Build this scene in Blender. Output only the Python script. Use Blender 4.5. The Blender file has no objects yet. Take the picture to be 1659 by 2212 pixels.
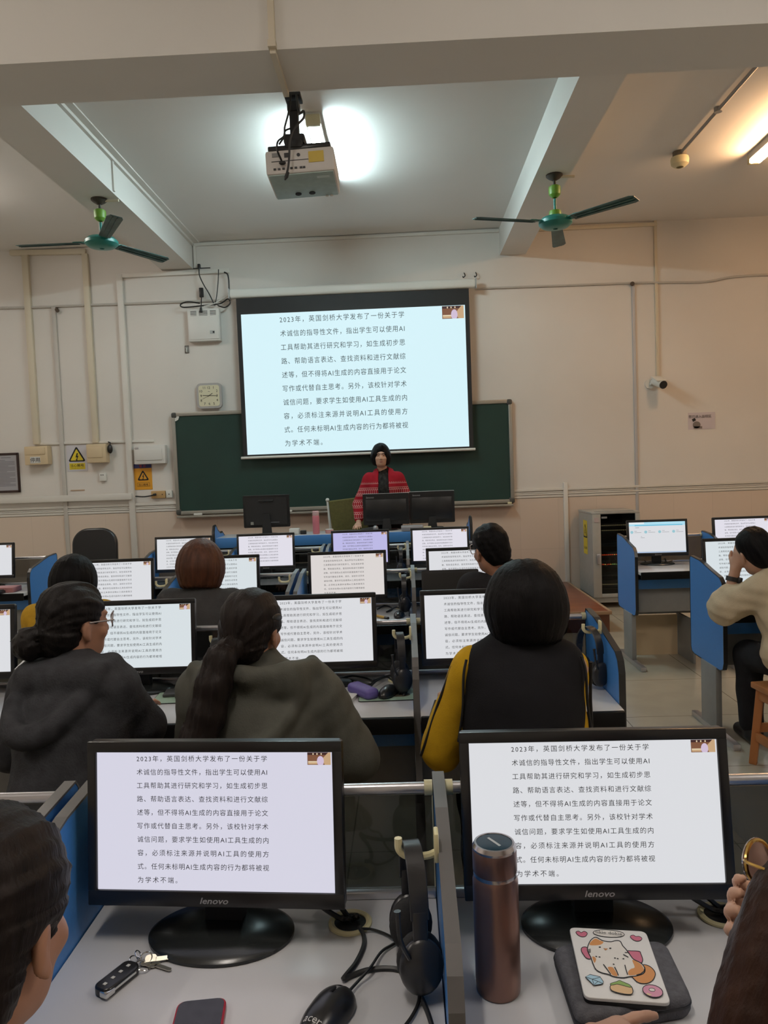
import bpy, bmesh, math, random
import numpy as np
from mathutils import Vector, Matrix, Euler
C = bpy.context.scene.collection
SC = bpy.context.scene
PI = math.pi
random.seed(7)
# ---------------------------------------------------------------- camera
CAM = Vector((0.0, 0.0, 1.60))
FPX = 1638.4
PITCH, YAW, ROLL = 0.05528, 0.02851, -0.03766
_f = Vector((-math.sin(YAW)*math.cos(PITCH), math.cos(YAW)*math.cos(PITCH), -math.sin(PITCH)))
_r0 = Vector((math.cos(YAW), math.sin(YAW), 0)); _u0 = _r0.cross(_f)
_r = math.cos(ROLL)*_r0 + math.sin(ROLL)*_u0
_u = -math.sin(ROLL)*_r0 + math.cos(ROLL)*_u0
cam_data = bpy.data.cameras.new('camera'); cam = bpy.data.objects.new('camera', cam_data); C.objects.link(cam)
cam.matrix_world = Matrix(((_r.x, _u.x, -_f.x, CAM.x), (_r.y, _u.y, -_f.y, CAM.y), (_r.z, _u.z, -_f.z, CAM.z), (0, 0, 0, 1)))
cam_data.sensor_fit = 'VERTICAL'; cam_data.sensor_height = 36.0; cam_data.sensor_width = 27.0
cam_data.lens = FPX/2212*36.0; cam_data.clip_start = 0.02; cam_data.clip_end = 60
SC.camera = cam
# ---------------------------------------------------------------- world, exposure
SC.view_settings.view_transform = 'Standard'; SC.view_settings.look = 'None'
SC.view_settings.gamma = 1.0; SC.view_settings.exposure = 0.0; SC.view_settings.use_curve_mapping = False
SC.cycles.use_denoising = True
SC.cycles.max_bounces = 8; SC.cycles.diffuse_bounces = 5; SC.cycles.glossy_bounces = 4
SC.cycles.transparent_max_bounces = 12; SC.cycles.caustics_reflective = False; SC.cycles.caustics_refractive = False
SC.cycles.sample_clamp_indirect = 3.0
w = bpy.data.worlds.new('world'); SC.world = w; w.use_nodes = True
w.node_tree.nodes['Background'].inputs[0].default_value = (0.8, 0.85, 1, 1)
w.node_tree.nodes['Background'].inputs[1].default_value = 0.05
# strength of the ceiling tubes, by bay (radiance of the tube glass)
TUBE_CENTRE, TUBE_RIGHT, TUBE_LEFT, TUBE_REAR = 195.0, 140.0, 115.0, 145.0
COOL, WARM, NEUTRAL = (0.73, 0.96, 1.0), (1.0, 0.59, 0.30), (1.0, 0.92, 0.84)
# ---------------------------------------------------------------- pixel rays of the 1659x2212 photograph -> points of the room
def ray(x, y): return (x-829.5)*_r - (y-1106.0)*_u + FPX*_f
def PY(x, y, Y):
    d = ray(x, y); return CAM + d*(Y/d.y)
def PZ(x, y, z):
    d = ray(x, y); return CAM + d*((z-CAM.z)/d.z)
def PX(x, y, X):
    d = ray(x, y); return CAM + d*(X/d.x)
# ---------------------------------------------------------------- materials
def _mat(name):
    m = bpy.data.materials.new(name); m.use_nodes = True; nt = m.node_tree
    return m, nt, nt.nodes['Principled BSDF']
MATS = {}
def mat(name, col, rough=0.6, metal=0.0, var=0.0, vscale=8.0, bump=0.0, bscale=60.0, spec=0.5, coat=0.0, stretch=None, sheen=0.0, detail=3.0):
    if name in MATS: return MATS[name]
    m, nt, b = _mat(name)
    c = (*col, 1) if len(col) == 3 else col
    b.inputs['Base Color'].default_value = c; b.inputs['Roughness'].default_value = rough
    b.inputs['Metallic'].default_value = metal; b.inputs['Specular IOR Level'].default_value = spec
    if coat: b.inputs['Coat Weight'].default_value = coat; b.inputs['Coat Roughness'].default_value = 0.1
    if sheen: b.inputs['Sheen Weight'].default_value = sheen; b.inputs['Sheen Roughness'].default_value = 0.5
    tc = nt.nodes.new('ShaderNodeTexCoord'); src = tc.outputs['Object']
    if stretch:
        mp = nt.nodes.new('ShaderNodeMapping'); mp.inputs['Scale'].default_value = stretch
        nt.links.new(src, mp.inputs['Vector']); src = mp.outputs[0]
    if var:
        n = nt.nodes.new('ShaderNodeTexNoise'); n.inputs['Scale'].default_value = vscale; n.inputs['Detail'].default_value = detail
        nt.links.new(src, n.inputs['Vector'])
        r = nt.nodes.new('ShaderNodeValToRGB')
        r.color_ramp.elements[0].position = 0.3; r.color_ramp.elements[1].position = 0.7
        r.color_ramp.elements[0].color = tuple(max(0, x*(1-var)) for x in c[:3]) + (1,)
        r.color_ramp.elements[1].color = tuple(min(1, x*(1+var)) for x in c[:3]) + (1,)
        nt.links.new(n.outputs[0], r.inputs[0]); nt.links.new(r.outputs[0], b.inputs['Base Color'])
    if bump:
        n = nt.nodes.new('ShaderNodeTexNoise'); n.inputs['Scale'].default_value = bscale; n.inputs['Detail'].default_value = 4
        nt.links.new(src, n.inputs['Vector'])
        bp = nt.nodes.new('ShaderNodeBump'); bp.inputs['Strength'].default_value = bump; bp.inputs['Distance'].default_value = 0.004
        nt.links.new(n.outputs[0], bp.inputs['Height']); nt.links.new(bp.outputs[0], b.inputs['Normal'])
    MATS[name] = m; return m
def emit(name, col, s=1.0):
    if name in MATS: return MATS[name]
    m, nt, b = _mat(name)
    b.inputs['Base Color'].default_value = (0.02, 0.02, 0.02, 1); b.inputs['Roughness'].default_value = 0.5
    b.inputs['Specular IOR Level'].default_value = 0.2
    b.inputs['Emission Color'].default_value = (*col, 1); b.inputs['Emission Strength'].default_value = s
    MATS[name] = m; return m
def glass(name, tint=(0.75, 0.8, 0.8), refl=0.06):
    if name in MATS: return MATS[name]
    m = bpy.data.materials.new(name); m.use_nodes = True; nt = m.node_tree; nt.nodes.clear()
    o = nt.nodes.new('ShaderNodeOutputMaterial'); t = nt.nodes.new('ShaderNodeBsdfTransparent'); g = nt.nodes.new('ShaderNodeBsdfGlossy')
    t.inputs[0].default_value = (*tint, 1); g.inputs['Roughness'].default_value = 0.03
    f = nt.nodes.new('ShaderNodeFresnel'); f.inputs[0].default_value = 1.45
    x = nt.nodes.new('ShaderNodeMixShader'); nt.links.new(f.outputs[0], x.inputs[0])
    nt.links.new(t.outputs[0], x.inputs[1]); nt.links.new(g.outputs[0], x.inputs[2]); nt.links.new(x.outputs[0], o.inputs[0])
    MATS[name] = m; return m
# ---------------------------------------------------------------- mesh builder
class MB:
    def __init__(s): s.bm = bmesh.new()
    def _xf(s, vs, loc, rot):
        M = Matrix.Translation(Vector(loc)) @ (rot if isinstance(rot, Matrix) else Euler(rot).to_matrix().to_4x4())
        bmesh.ops.transform(s.bm, matrix=M, verts=vs)
    def box(s, c, d, rot=(0, 0, 0), bev=0.0, seg=2):
        r = bmesh.ops.create_cube(s.bm, size=1.0); vs = r['verts']
        for v in vs: v.co = Vector((v.co.x*d[0], v.co.y*d[1], v.co.z*d[2]))
        if bev:
            es = list({e for v in vs for e in v.link_edges})
            q = bmesh.ops.bevel(s.bm, geom=es, offset=bev, segments=seg, affect='EDGES', profile=0.5)
            vs = list({v for f in q['faces'] for v in f.verts} | {v for v in vs if v.is_valid})
        s._xf(vs, c, rot); return s
    def cyl(s, a, b, r, r2=None, n=16, cap=True):
        a = Vector(a); b = Vector(b); d = b-a
        q = bmesh.ops.create_cone(s.bm, cap_ends=cap, segments=n, radius1=r, radius2=r if r2 is None else r2, depth=d.length)
        s._xf(q['verts'], (a+b)/2, d.to_track_quat('Z', 'Y').to_matrix().to_4x4()); return s
    def sph(s, c, r, rot=(0, 0, 0), u=20, v=12):
        r = (r, r, r) if isinstance(r, (int, float)) else r
        q = bmesh.ops.create_uvsphere(s.bm, u_segments=u, v_segments=v, radius=1.0)
        for k in q['verts']: k.co = Vector((k.co.x*r[0], k.co.y*r[1], k.co.z*r[2]))
        s._xf(q['verts'], c, rot); return s
    def lathe(s, prof, loc=(0, 0, 0), n=32, rot=(0, 0, 0), ring=False):
        vs = []; rings = []
        for r, z in prof:
            ring = [s.bm.verts.new((r*math.cos(2*PI*i/n), r*math.sin(2*PI*i/n), z)) for i in range(n)]
            rings.append(ring); vs += ring
        for A, B in zip(rings, rings[1:]):
            for i in range(n): s.bm.faces.new((A[i], A[(i+1) % n], B[(i+1) % n], B[i]))
        if ring:
            for i in range(n): s.bm.faces.new((rings[-1][i], rings[-1][(i+1) % n], rings[0][(i+1) % n], rings[0][i]))
        else:
            s.bm.faces.new(list(reversed(rings[0]))); s.bm.faces.new(rings[-1])
        s._xf(vs, loc, rot); return s
    def prism(s, pts, t, M=None):
        """polygon pts (x, y) extruded from z=0 to z=t, then moved by M"""
        A = [s.bm.verts.new((x, y, 0)) for x, y in pts]; B = [s.bm.verts.new((x, y, t)) for x, y in pts]
        n = len(pts)
        s.bm.faces.new(list(reversed(A))); s.bm.faces.new(B)
        for i in range(n): s.bm.faces.new((A[i], A[(i+1) % n], B[(i+1) % n], B[i]))
        if M is not None: bmesh.ops.transform(s.bm, matrix=M, verts=A+B)
        return s
    def tube(s, pts, r, n=8, closed=False, cap=True):
        pts = [Vector(p) for p in pts]; m = len(pts); rings = []
        up = Vector((0, 0, 1)); prev = None
        for i, p in enumerate(pts):
            if closed: t = pts[(i+1) % m]-pts[i-1]
            else: t = pts[min(i+1, m-1)]-pts[max(i-1, 0)]
            if t.length < 1e-9: t = Vector((0, 0, 1))
            t.normalize()
            if prev is None:
                a = up.cross(t)
                if a.length < 1e-3: a = Vector((1, 0, 0)).cross(t)
                a.normalize()
            else:
                a = prev - t*prev.dot(t); a.normalize()
            prev = a; b = t.cross(a)
            rr = r[i] if isinstance(r, (list, tuple)) else r
            rings.append([s.bm.verts.new(p + a*(rr*math.cos(2*PI*k/n)) + b*(rr*math.sin(2*PI*k/n))) for k in range(n)])
        for i in range(m if closed else m-1):
            A, B = rings[i], rings[(i+1) % m]
            for k in range(n): s.bm.faces.new((A[k], A[(k+1) % n], B[(k+1) % n], B[k]))
        if cap and not closed:
            s.bm.faces.new(list(reversed(rings[0]))); s.bm.faces.new(rings[-1])
        return s
    def strip(s, pts, wid, th, up):
        """flat ribbon along pts, width along 'up' axis, thickness th"""
        up = Vector(up).normalized(); pts = [Vector(p) for p in pts]; rings = []
        for i, p in enumerate(pts):
            t = (pts[min(i+1, len(pts)-1)]-pts[max(i-1, 0)]).normalized(); n = t.cross(up).normalized()
            rings.append([s.bm.verts.new(p + up*(sx*wid/2) + n*(sy*th/2)) for sx, sy in ((-1, -1), (1, -1), (1, 1), (-1, 1))])
        for A, B in zip(rings, rings[1:]):
            for k in range(4): s.bm.faces.new((A[k], A[(k+1) % 4], B[(k+1) % 4], B[k]))
        s.bm.faces.new(list(reversed(rings[0]))); s.bm.faces.new(rings[-1]); return s
    def poly(s, pts):
        s.bm.faces.new([s.bm.verts.new(p) for p in pts]); return s
    def mesh(s, me):
        s.bm.from_mesh(me); return s
    def build(s, name, m, parent=None, smooth=True, angle=35, bevel=0.0):
        bm = s.bm
        bmesh.ops.recalc_face_normals(bm, faces=bm.faces)
        me = bpy.data.meshes.new(name)
        if smooth:
            for f in bm.faces: f.smooth = True
            lim = math.radians(angle)
            for e in bm.edges:
                if len(e.link_faces) == 2 and e.calc_face_angle(0) > lim: e.smooth = False
        bm.to_mesh(me); bm.free()
        o = bpy.data.objects.new(name, me); C.objects.link(o)
        if m: me.materials.append(m)
        if parent: o.parent = parent
        if bevel:
            md = o.modifiers.new('bevel', 'BEVEL'); md.width = bevel; md.segments = 2; md.limit_method = 'ANGLE'; md.angle_limit = 0.6
        return o
def smooth_path(pts, n=8):
    pts = [Vector(p) for p in pts]; out = []
    P = [pts[0]*2-pts[1]] + pts + [pts[-1]*2-pts[-2]]
    for i in range(1, len(P)-2):
        a, b, c, d = P[i-1], P[i], P[i+1], P[i+2]
        for k in range(n):
            t = k/n
            out.append(0.5*((2*b)+(c-a)*t+(2*a-5*b+4*c-d)*t*t+(3*b-a-3*c+d)*t*t*t))
    out.append(pts[-1]); return out
def rrect(w_, h_, r, n=5, cx=0, cy=0):
    pts = []
    for sx, sy, a0 in ((1, 1, 0), (-1, 1, 90), (-1, -1, 180), (1, -1, 270)):
        for k in range(n+1):
            a = math.radians(a0+90*k/n)
            pts.append((cx+sx*(w_/2-r)+r*math.cos(a), cy+sy*(h_/2-r)+r*math.sin(a)))
    return pts
RX90 = Matrix.Rotation(PI/2, 4, 'X')          # polygon (x, y) -> wall plane (x, z), extruded towards -Y
def T(x, y, z): return Matrix.Translation((x, y, z))
# ---------------------------------------------------------------- objects
def thing(name, label, cat, loc=(0, 0, 0), rot=(0, 0, 0), group=None):
    o = bpy.data.objects.new(name, None); C.objects.link(o); o.empty_display_size = 0.05
    o.location = loc; o.rotation_euler = rot; o['label'] = label; o['category'] = cat
    if group: o['group'] = group
    return o
def tag(o, label, cat, group=None, kind=None):
    o['label'] = label; o['category'] = cat
    if group: o['group'] = group
    if kind: o['kind'] = kind
    return o
def struct(o, label, cat):
    o['kind'] = 'structure'; o['label'] = label; o['category'] = cat; return o
def copy_tree(o, parent=None):
    c = o.copy(); C.objects.link(c)
    if parent: c.parent = parent
    for ch in list(o.children): copy_tree(ch, c)
    return c
def setmat(o, m):
    o.material_slots[0].link = 'OBJECT'; o.material_slots[0].material = m
# ---------------------------------------------------------------- lettering
def text_mesh(s, size=1.0, width=None, offset=0.0, shear=0.0, res=2, bold=0.0):
    cu = bpy.data.curves.new('lettering', 'FONT'); cu.body = s; cu.size = size; cu.resolution_u = res
    cu.offset = offset; cu.shear = shear
    o = bpy.data.objects.new('lettering', cu); C.objects.link(o)
    def ev():
        dg = bpy.context.evaluated_depsgraph_get(); dg.update()
        return bpy.data.meshes.new_from_object(o.evaluated_get(dg))
    me = ev()
    if width:
        xs = [v.co.x for v in me.vertices]; w0 = max(xs)-min(xs)
        cu.space_character = 1.3; me2 = ev(); xs = [v.co.x for v in me2.vertices]; w1 = max(xs)-min(xs)
        cu.space_character = 1+0.3*(width-w0)/(w1-w0)
        bpy.data.meshes.remove(me); bpy.data.meshes.remove(me2); me = ev()
    bpy.data.objects.remove(o); bpy.data.curves.remove(cu)
    return me
def lettering(name, s, size, m, parent, loc, rot=(PI/2, 0, 0), centre=True, th=0.0, **kw):
    me = text_mesh(s, size, **kw); me.name = name
    xs = [v.co.x for v in me.vertices]; ys = [v.co.y for v in me.vertices]
    if centre:
        cx, cy = (max(xs)+min(xs))/2, (max(ys)+min(ys))/2
        for v in me.vertices: v.co.x -= cx; v.co.y -= cy
    me.materials.clear(); me.materials.append(m)
    o = bpy.data.objects.new(name, me); C.objects.link(o); o.parent = parent; o.location = loc; o.rotation_euler = rot
    return o
# ---------------------------------------------------------------- smooth organic surfaces (signed distance fields -> one closed mesh)
def _v(a): return np.array(a, np.float32)
def cone(a, b, ra, rb):
    a, b = _v(a), _v(b); ab = b-a; L = max(float(ab@ab), 1e-9)
    def f(P):
        t = np.clip(((P-a)@ab)/L, 0, 1)
        q = P-a-t[:, None]*ab
        return np.sqrt((q*q).sum(1))-(ra+(rb-ra)*t)
    R = max(ra, rb); f.bb = (np.minimum(a, b)-R, np.maximum(a, b)+R); return f
def ell(c, r, rot=None):
    c, r = _v(c), _v(r); M = None
    if rot is not None: M = np.array(Euler(rot).to_matrix(), np.float32)
    def f(P):
        q = P-c
        if M is not None: q = q@M
        k0 = np.sqrt(((q/r)**2).sum(1)); k1 = np.sqrt(((q/(r*r))**2).sum(1))+1e-9
        return k0*(k0-1)/k1
    R = r.max() if M is not None else r
    f.bb = (c-R, c+R); return f
def rbox(c, h, rad, rot=None):
    c, h = _v(c), _v(h); M = None
    if rot is not None: M = np.array(Euler(rot).to_matrix(), np.float32)
    def f(P):
        q = P-c
        if M is not None: q = q@M
        q = np.abs(q)-(h-rad)
        return np.sqrt((np.maximum(q, 0)**2).sum(1))+np.minimum(q.max(1), 0)-rad
    R = np.float32(np.linalg.norm(h)) if M is not None else h
    f.bb = (c-R, c+R); return f
def half(p, n):
    p, n = _v(p), _v(n); n = n/np.linalg.norm(n)
    def f(P): return (P-p)@n
    f.bb = None; return f
def chain(pts, rs):
    return [cone(pts[i], pts[i+1], rs[i], rs[i+1]) for i in range(len(pts)-1)]
def smin(a, b, k):
    if k <= 0: return np.minimum(a, b)
    h = np.maximum(k-np.abs(a-b), 0)/k
    return np.minimum(a, b)-h*h*k*0.25
def ev(ops, P):
    d = None
    for op, k, f in ops:
        e = f(P)
        if d is None: d = e
        elif op == 'u': d = smin(d, e, k)
        elif op == 's': d = -smin(-d, e, k)
        elif op == 'i': d = -smin(-d, -e, k)
    return d
def U(fs, k=0.02): return [('u', k, f) for f in (fs if isinstance(fs, list) else [fs])]
def S(fs, k=0.005): return [('s', k, f) for f in (fs if isinstance(fs, list) else [fs])]
def folds(amp, fx, seed=0):
    rs = np.random.RandomState(seed); K = rs.normal(0, 1, (6, 3)).astype(np.float32)
    K /= np.linalg.norm(K, axis=1)[:, None]; ph = rs.uniform(0, 6.28, 6).astype(np.float32)
    def g(P):
        a = np.zeros(len(P), np.float32)
        for i in range(0, 6, 2):
            a += np.sin(P@K[i]*fx*(1+0.4*i)+ph[i]+1.5*np.sin(P@K[i+1]*fx*0.6+ph[i+1]))/(1+0.5*i)
        return a*amp*0.6
    return g
def sdf_obj(name, ops, res, m, parent=None, disp=None, smooth=1):
    bbs = [f.bb for op, k, f in ops if op == 'u' and f.bb is not None]
    lo = np.min([b[0] for b in bbs], 0)-3*res; hi = np.max([b[1] for b in bbs], 0)+3*res
    q = 4; n = (np.ceil((hi-lo)/(res*q)).astype(int)+1)
    ax = [lo[i]+(np.arange(n[i])+0.5)*res*q-res*0.5 for i in range(3)]
    G = np.stack(np.meshgrid(*ax, indexing='ij'), -1).reshape(-1, 3).astype(np.float32)
    D = ev(ops, G).reshape(n)
    near = np.abs(D) < res*q*2.2
    F = np.repeat(np.repeat(np.repeat(D, q, 0), q, 1), q, 2).astype(np.float32)
    Mk = np.repeat(np.repeat(np.repeat(near, q, 0), q, 1), q, 2)
    idx = np.argwhere(Mk)
    P = (lo+idx*res).astype(np.float32)
    d = np.empty(len(P), np.float32)
    for i in range(0, len(P), 400000):
        p = P[i:i+400000]; e = ev(ops, p)
        if disp is not None: e = e-disp(p)
        d[i:i+400000] = e
    F[Mk] = d
    # surface nets
    nx, ny, nz = F.shape; s = F < 0
    c8 = [s[i:nx-1+i, j:ny-1+j, k:nz-1+k] for i in (0, 1) for j in (0, 1) for k in (0, 1)]
    tot = sum(c.astype(np.int8) for c in c8)
    act = (tot > 0) & (tot < 8)
    cells = np.argwhere(act); ids = -np.ones(act.shape, np.int64); ids[act] = np.arange(len(cells))
    acc = np.zeros((len(cells), 3)); cnt = np.zeros(len(cells))
    i, j, k = cells.T
    for axx in range(3):
        o = [0, 0, 0]
        for a in (0, 1):
            for b in (0, 1):
                off = [0, 0, 0]; r_ = [t for t in range(3) if t != axx]
                off[r_[0]] = a; off[r_[1]] = b
                o2 = list(off); o2[axx] = 1
                f0 = F[i+off[0], j+off[1], k+off[2]]; f1 = F[i+o2[0], j+o2[1], k+o2[2]]
                cr = (f0 < 0) != (f1 < 0)
                t = np.where(cr, f0/np.where(cr, f0-f1, 1), 0)
                p = np.tile(np.array(off, float), (len(cells), 1)); p[:, axx] += t
                acc[cr] += p[cr]; cnt[cr] += 1
    V = lo+(cells+acc/cnt[:, None])*res
    quads = []
    for axx in range(3):
        b, c = [(1, 2), (2, 0), (0, 1)][axx]
        sl0 = [slice(1, None)]*3; sl0[axx] = slice(0, -1); sl1 = [slice(1, None)]*3; sl1[axx] = slice(1, None)
        A, B = s[tuple(sl0)], s[tuple(sl1)]
        for flip, msk in ((False, A & ~B), (True, ~A & B)):
            e = np.argwhere(msk)
            if not len(e): continue
            e = e.copy()
            for t in range(3):
                if t != axx: e[:, t] += 1
            def at(db, dc):
                x = e.copy(); x[:, b] += db; x[:, c] += dc
                return ids[x[:, 0], x[:, 1], x[:, 2]]
            ok = np.all((e[:, [b, c]] >= 1), 1) & (e[:, b] < act.shape[b]) & (e[:, c] < act.shape[c]) & (e[:, axx] < act.shape[axx])
            e = e[ok]
            Q = np.stack([at(-1, -1), at(0, -1), at(0, 0), at(-1, 0)], 1)
            if flip: Q = Q[:, ::-1]
            quads.append(Q)
    Q = np.concatenate(quads); Q = Q[(Q >= 0).all(1)]
    # light relaxation
    for _ in range(smooth):
        nb = np.zeros_like(V); nc = np.zeros(len(V))
        for a in range(4):
            for b in (1, 3):
                np.add.at(nb, Q[:, a], V[Q[:, (a+b) % 4]]); np.add.at(nc, Q[:, a], 1)
        V = V*0.5+0.5*nb/np.maximum(nc, 1)[:, None]
    me = bpy.data.meshes.new(name)
    me.vertices.add(len(V)); me.vertices.foreach_set('co', V.astype(np.float32).ravel())
    me.loops.add(len(Q)*4); me.loops.foreach_set('vertex_index', Q.astype(np.int32).ravel())
    me.polygons.add(len(Q)); me.polygons.foreach_set('loop_start', np.arange(0, len(Q)*4, 4, dtype=np.int32))
    me.polygons.foreach_set('loop_total', np.full(len(Q), 4, np.int32))
    me.polygons.foreach_set('use_smooth', np.ones(len(Q), bool))
    me.update(calc_edges=True); me.validate()
    me.materials.append(m)
    o = bpy.data.objects.new(name, me); C.objects.link(o)
    if parent: o.parent = parent
    return o
# ================================================================ THE ROOM
D = 9.0                      # front wall with the blackboard
XL, XR, YB, ZC = -6.2, 5.3, -3.2, 4.345
m_wall = mat('wall_paint', (0.74, 0.70, 0.655), 0.75, var=0.025, vscale=1.3, bump=0.08, bscale=40)
m_ceil = mat('ceiling_paint', (0.76, 0.735, 0.70), 0.8, var=0.02, vscale=1.0)
m_beam = mat('beam_paint', (0.74, 0.72, 0.68), 0.75, var=0.02, vscale=1.2)
m_white = mat('white_plastic', (0.72, 0.72, 0.68), 0.4)
m_cream = mat('cream_plastic', (0.72, 0.65, 0.42), 0.4)
m_beige = mat('beige_plastic', (0.66, 0.52, 0.33), 0.45)
m_duct = mat('duct_beige', (0.66, 0.59, 0.46), 0.5)
m_ductg = mat('duct_grey', (0.55, 0.52, 0.48), 0.55)
m_ductw = mat('duct_white', (0.72, 0.69, 0.64), 0.5)
m_black = mat('black_plastic', (0.012, 0.012, 0.013), 0.35)
m_blackm = mat('matt_black', (0.01, 0.01, 0.011), 0.6)
m_cable = mat('black_cable', (0.012, 0.012, 0.012), 0.45)
m_alu = mat('aluminium', (0.62, 0.61, 0.64), 0.3, metal=0.85)
m_gsteel = mat('grey_steel', (0.27, 0.27, 0.265), 0.45, var=0.04, vscale=20)
m_ink = mat('black_ink', (0.01, 0.01, 0.012), 0.7)

def dado_material():
    m, nt, b = _mat('dado_tiles')
    tc = nt.nodes.new('ShaderNodeTexCoord'); mp = nt.nodes.new('ShaderNodeMapping')
    mp.inputs['Rotation'].default_value = (PI/2, 0, 0); nt.links.new(tc.outputs['Object'], mp.inputs['Vector'])
    br = nt.nodes.new('ShaderNodeTexBrick'); br.offset = 0.0
    br.inputs['Color1'].default_value = (0.70, 0.575, 0.475, 1); br.inputs['Color2'].default_value = (0.68, 0.56, 0.46, 1)
    br.inputs['Mortar'].default_value = (0.60, 0.49, 0.40, 1); br.inputs['Scale'].default_value = 1.0
    br.inputs['Mortar Size'].default_value = 0.002; br.inputs['Brick Width'].default_value = 0.45; br.inputs['Row Height'].default_value = 0.6
    nt.links.new(mp.outputs[0], br.inputs['Vector']); nt.links.new(br.outputs[0], b.inputs['Base Color'])
    b.inputs['Roughness'].default_value = 0.22; return m
def floor_material():
    m, nt, b = _mat('floor_tiles')
    tc = nt.nodes.new('ShaderNodeTexCoord')
    mp = nt.nodes.new('ShaderNodeMapping'); mp.inputs['Location'].default_value = (0.28, 0.1, 0)
    nt.links.new(tc.outputs['Object'], mp.inputs['Vector'])
    br = nt.nodes.new('ShaderNodeTexBrick'); br.offset = 0.0
    br.inputs['Color1'].default_value = (0.57, 0.515, 0.415, 1); br.inputs['Color2'].default_value = (0.54, 0.49, 0.395, 1)
    br.inputs['Mortar'].default_value = (0.22, 0.19, 0.14, 1); br.inputs['Scale'].default_value = 1.0
    br.inputs['Mortar Size'].default_value = 0.003; br.inputs['Brick Width'].default_value = 0.8; br.inputs['Row Height'].default_value = 0.8
    n = nt.nodes.new('ShaderNodeTexNoise'); n.inputs['Scale'].default_value = 5; n.inputs['Detail'].default_value = 6
    nt.links.new(tc.outputs['Object'], n.inputs['Vector'])
    mx = nt.nodes.new('ShaderNodeMixRGB'); mx.blend_type = 'MULTIPLY'; mx.inputs[0].default_value = 0.25
    nt.links.new(mp.outputs[0], br.inputs['Vector']); nt.links.new(br.outputs[0], mx.inputs[1]); nt.links.new(n.outputs[0], mx.inputs[2])
    nt.links.new(mx.outputs[0], b.inputs['Base Color'])
    b.inputs['Roughness'].default_value = 0.16; return m
m_dado = dado_material()
xm, xw = (XL+XR)/2, XR-XL
ym, yw = (YB+D)/2, D-YB
struct(MB().box((xm, ym, -0.05), (xw+0.4, yw+0.4, 0.1)).build('floor', floor_material()), 'beige glossy floor tiles between the desk rows', 'floor')
struct(MB().box((xm, ym, ZC+0.05), (xw+0.4, yw+0.4, 0.1)).build('ceiling', m_ceil), 'plain white painted ceiling above the desks', 'ceiling')
wb = struct(MB().box((xm, D+0.1, ZC/2), (xw+0.4, 0.2, ZC)).build('wall_front', m_wall), 'off-white front wall behind the blackboard', 'wall')
struct(MB().box((XL-0.1, ym, ZC/2), (0.2, yw, ZC)).build('wall_left', m_wall), 'off-white side wall on the left', 'wall')
struct(MB().box((XR+0.1, ym, ZC/2), (0.2, yw, ZC)).build('wall_right', m_wall), 'off-white side wall on the right', 'wall')
struct(MB().box((xm, YB-0.1, ZC/2), (xw+0.4, 0.2, ZC)).build('wall_rear', m_wall), 'off-white rear wall behind the camera', 'wall')
dd = MB().box((xm, D-0.006, 0.6), (xw, 0.012, 1.2)).build('tile_dado', m_dado, wb)
# moulding rail above the dado: one profile swept along the wall
mo = MB()
for z0, h, t in ((1.215, 0.03, 0.018), (1.247, 0.018, 0.026), (1.27, 0.012, 0.014), (1.292, 0.03, 0.022)):
    mo.box((xm, D-t/2, z0+h/2-0.01), (xw, t, h), bev=0.004)
struct(mo.build('trim_1', m_ductw), 'ridged pale moulding rail running along the front wall above the tiled dado', 'moulding')
# beams
BZ, CBZ = 4.04, 3.50
struct(MB().box((-2.575, (3.88+D)/2, (BZ+ZC)/2), (0.37, D-3.88, ZC-BZ)).build('trim_2', m_beam), 'long white ceiling beam on the left running to the front wall', 'ceiling beam')
struct(MB().box((1.35, (3.88+D)/2, (BZ+ZC)/2), (0.30, D-3.88, ZC-BZ)).build('trim_3', m_beam), 'long white ceiling beam on the right running to the front wall', 'ceiling beam')
struct(MB().box((xm, 3.69, (CBZ+ZC)/2), (xw, 0.38, ZC-CBZ)).build('trim_4', m_beam), 'deep white ceiling beam crossing the room in front of the projector', 'ceiling beam')
# ---------------------------------------------------------------- cable ducts and cables on the walls
def duct(label, pts, wid, th, m, y=None, name='cable_duct'):
    """trunking along the front wall; pts are (x, z)"""
    y = D if y is None else y
    b = MB()
    for (x0, z0), (x1, z1) in zip(pts, pts[1:]):
        L = math.hypot(x1-x0, z1-z0)+wid; a = math.atan2(z1-z0, x1-x0)
        b.box(((x0+x1)/2, y-th/2, (z0+z1)/2), (L, th, wid), rot=(0, -a, 0), bev=min(0.004, th/4))
    return tag(b.build(name, m), label, 'cable duct')
def W(x, y, Y=D): p = PY(x, y, Y); return (p.x, p.z)
def vert(px, y0, y1, x=None):
    a = W(px, (y0+y1)/2)[0]; return [(a, W(px, y0)[1]), (a, W(px, y1)[1])]
def vd(label, px0, y0, px1, y1, wid, th, m):
    a, b = W(px0, y0), W(px1, y1); x = (a[0]+b[0])/2; return duct(label, [(x, a[1]), (x, b[1])], wid, th, m)
vd('wide beige vertical duct above the beige box marked out of use', 58, 560, 81, 953, 0.075, 0.05, m_duct)
vd('thin grey vertical duct rising beside the yellow warning sign', 123, 668, 148, 1260, 0.05, 0.03, m_ductg)
vd('beige vertical duct above the beige breaker box', 184, 556, 210, 950, 0.07, 0.045, m_duct)
vd('pale vertical duct running down left of the white breaker box', 266, 600, 291, 1260, 0.07, 0.045, m_ductw)
vd('slim bluish-grey vertical duct above the server rack', 1367, 613, 1376, 1104, 0.035, 0.02, mat('duct_blue', (0.5, 0.5, 0.52), 0.5))
vd('beige vertical duct running down to the security camera', 1415, 478, 1419, 812, 0.035, 0.025, m_duct)
vd('white vertical duct through the moulding left of the server rack', 1222, 1047, 1224, 1262, 0.05, 0.035, m_ductw)
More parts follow.
